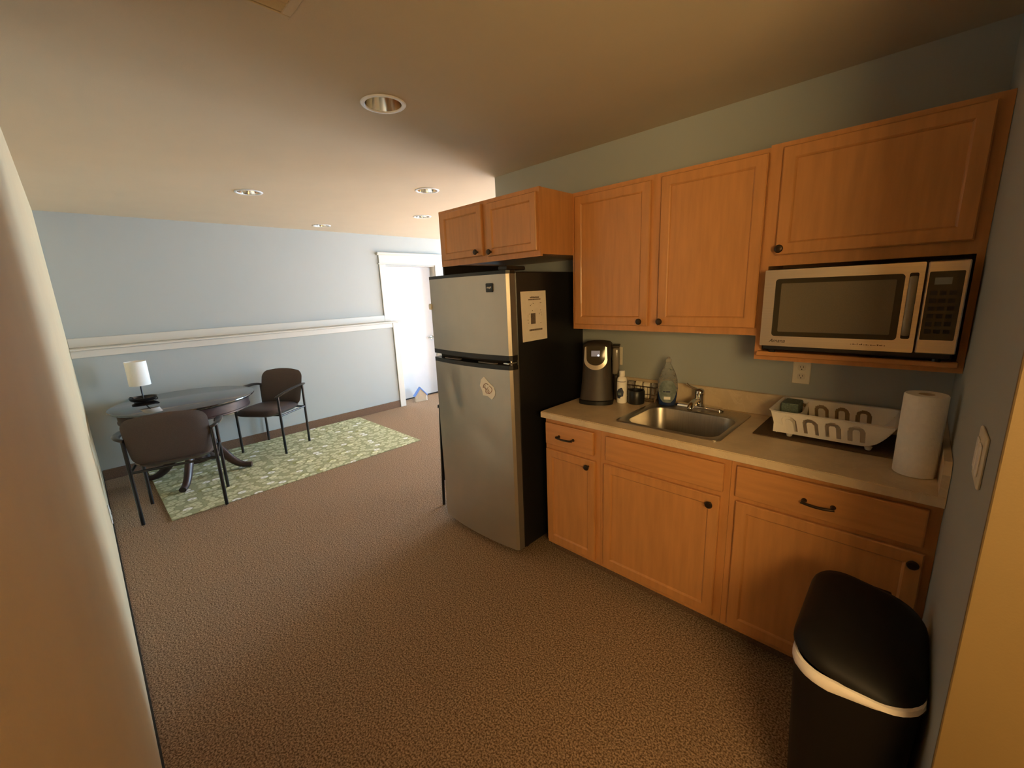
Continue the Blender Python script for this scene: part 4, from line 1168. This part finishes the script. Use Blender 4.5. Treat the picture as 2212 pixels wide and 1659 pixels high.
tx, ty = -4.875, -1.775
ZT = 0.0088
t = Thing('round_table', 'round espresso pedestal table with a glossy top', 'table', (tx, ty, ZT))
bm = NB(); lathe(bm, [(0.500, 0.700), (0.515, 0.706), (0.530, 0.716), (0.536, 0.724), (0.534, 0.731), (0.526, 0.735), (0.004, 0.735)], (tx, ty, ZT), 96, True, True); t.part('top', bm, 'table', 30)
bm = NB(); lathe(bm, [(0.482, 0.6995), (0.480, 0.628), (0.486, 0.622), (0.486, 0.612), (0.478, 0.606), (0.455, 0.606), (0.455, 0.6995)], (tx, ty, ZT), 96, False, False); t.part('apron', bm, 'tablered', 30)
bm = NB(); lathe(bm, [(0.05, 0.12), (0.085, 0.13), (0.095, 0.16), (0.075, 0.20), (0.055, 0.26), (0.062, 0.33), (0.085, 0.40), (0.090, 0.45), (0.070, 0.52), (0.055, 0.58), (0.10, 0.66), (0.14, 0.699)], (tx, ty, ZT), 36); t.part('pedestal', bm, 'tablered', 40)
for k in range(4):
    a = R(-28) + k * PI / 2
    c_, s_ = math.cos(a), math.sin(a)
    path = smooth_path([(tx + r_ * c_, ty + r_ * s_, ZT + z) for r_, z in ((0.05, 0.30), (0.12, 0.265), (0.20, 0.185), (0.28, 0.085), (0.35, 0.036), (0.425, 0.024))], 5)
    n_ = len(path)
    bm = NB(); tube(bm, path, [(0.034 - 0.006 * i / n_, 0.060 - 0.036 * min(1, i / n_ * 1.15)) for i in range(n_)], 12)
    t.part('foot', bm, 'tablered', 50)

lx, ly, lz = -5.13, -2.045, ZT + 0.7355
t = Thing('table_lamp', 'small table lamp with white drum shade and black dish base', 'lamp', (lx, ly, lz))
bm = NB(); lathe(bm, [(0.072, 0.0), (0.088, 0.006), (0.096, 0.018), (0.101, 0.034), (0.098, 0.034), (0.092, 0.018), (0.070, 0.010), (0.012, 0.009)], (lx, ly, lz), 40); bs = t.part('dish_base', bm, 'iron', 40)
for s in (-1, 1):
    bm = NB()
    dv = Vector((cr.x, cr.y, 0)).normalized()
    cpt = Vector((lx, ly, lz + 0.022)) + dv * s * 0.111
    tube(bm, [cpt + dv * 0.020 * math.cos(2 * PI * i / 18) + Vector((0, 0, 1)) * 0.012 * math.sin(2 * PI * i / 18) for i in range(19)], 0.004, 8)
    t.part('ring_handle', bm, 'iron', 50, bs)
bm = NB(); lathe(bm, [(0.014, 0.009), (0.008, 0.016), (0.006, 0.03), (0.006, 0.145), (0.022, 0.148), (0.022, 0.153), (0.006, 0.156), (0.006, 0.26)], (lx, ly, lz), 16); t.part('stem', bm, 'iron', 40)
bm = NB(); lathe(bm, [(0.0775, 0.145), (0.0765, 0.36), (0.0755, 0.36), (0.0765, 0.145), (0.0775, 0.145)], (lx, ly, lz), 40, False, False)
for k in range(3):
    a = 2 * PI * k / 3; tube(bm, [(lx, ly, lz + 0.25), (lx + 0.076 * math.cos(a), ly + 0.076 * math.sin(a), lz + 0.35)], 0.0015, 5)
t.part('shade', bm, 'shade', 40)

# ------------------------------------------------------------------ armchairs (local frame, front = +y)
def make_chair(label, loc, rot):
    t = Thing('arm_chair', label, 'chair', loc, rot, 'armchairs at the round table', local=True)
    bm = NB()
    ol = dense(rrect(0, 0.0, 0.245, 0.235, 0.12, 8))
    ol = [(u * (1 + 0.10 * (v_ + 0.2)), v_) for u, v_ in ol]
    pillow(bm, ol, lambda u, v_, w: (u, v_ + 0.045, 0.445 + w - 0.02 * (v_ > 0.15) * ((v_ - 0.15) / 0.085) ** 2 * 1.0), 0.085, 7, 4)
    t.part('seat', bm, 'seatm', 60)
    bm = NB()
    o2 = []
    for u, v_ in dense(rrect(0, 0, 0.250, 0.178, 0.060, 8)):
        w_ = 1.0 - 0.05 * max(0, -v_ / 0.178) 
        o2.append((u * w_, v_ + (0.034 * (1 - (u / 0.25) ** 2) - 0.006 if v_ > 0 else -0.012 * (1 - (u / 0.25) ** 2))))
    pillow(bm, o2, lambda u, v_, w: (u, -0.195 + w - 0.10 * (v_ / 0.36) + 0.35 * u * u - 0.02, 0.625 + v_), 0.052, 7, 5)
    t.part('backrest', bm, 'uphol', 60)
    for s in (-1, 1):
        bm = NB(); tube(bm, smooth_path([(s * 0.258, 0.205, 0.0), (s * 0.258, 0.205, 0.30), (s * 0.260, 0.205, 0.615)], 4), 0.0125, 12); t.part('leg', bm, 'metalblk', 50)
        bm = NB(); tube(bm, smooth_path([(s * 0.258, -0.185, 0.0), (s * 0.258, -0.190, 0.25), (s * 0.258, -0.195, 0.48), (s * 0.258, -0.200, 0.65)], 4), 0.0125, 12); t.part('leg', bm, 'metalblk', 50)
        bm = NB()
        pth = smooth_path([(s * 0.250, -0.215, 0.655), (s * 0.285, -0.19, 0.668), (s * 0.302, -0.11, 0.674), (s * 0.300, 0.05, 0.662), (s * 0.288, 0.17, 0.638), (s * 0.268, 0.225, 0.618), (s * 0.255, 0.228, 0.608)], 5)
        n_ = len(pth)
        tube(bm, pth, [(0.012 + 0.016 * math.sin(PI * i / (n_ - 1)), 0.0115) for i in range(n_)], 12)
        t.part('arm', bm, 'metalblk', 50)
    bm = NB()
    tube(bm, [(-0.258, 0.17, 0.408), (0.258, 0.17, 0.408)], 0.010, 8); tube(bm, [(-0.258, -0.192, 0.408), (0.258, -0.192, 0.408)], 0.010, 8)
    for s in (-1, 1): tube(bm, [(s * 0.258, -0.192, 0.410), (s * 0.258, 0.205, 0.410)], 0.010, 8)
    t.part('seat_frame', bm, 'metalblk', 50)
    return t.o
ch = make_chair('dark taupe armchair seen from behind, nearest the cream left wall', (-4.19, -1.98, ZT), R(76.3))
c2 = copy_tree(ch)
c2.location = (-5.095, -1.035, ZT); c2.rotation_euler = (0, 0, R(-145.1))
c2['label'] = 'dark taupe armchair facing the table from the blue wall side'

# ------------------------------------------------------------------ little house ornament by the door
t = Thing('house_ornament', 'small house-shaped ornament with a blue roof standing before the white door', 'ornament', (-5.52, 1.12, 0), R(-12), local=True)
bm = NB(); prism(bm, [(-0.085, 0.0), (0.085, 0.0), (0.085, 0.095), (0.0, 0.195), (-0.085, 0.095)], 'x', 0.0, 0.05)
t.part('block', bm, 'houset')
for s in (-1, 1):
    bm = NB(); prism(bm, [(s * 0.098, 0.080), (s * 0.108, 0.090), (0.0, 0.219), (0.0, 0.197)], 'x', -0.006, 0.058); t.part('roof_slab', bm, 'roofblue')
bm = NB(); box(bm, 0.0, 0.05, 0.0855, 0.098, 0.0, 0.085, 0.002); t.part('side_post', bm, 'white')
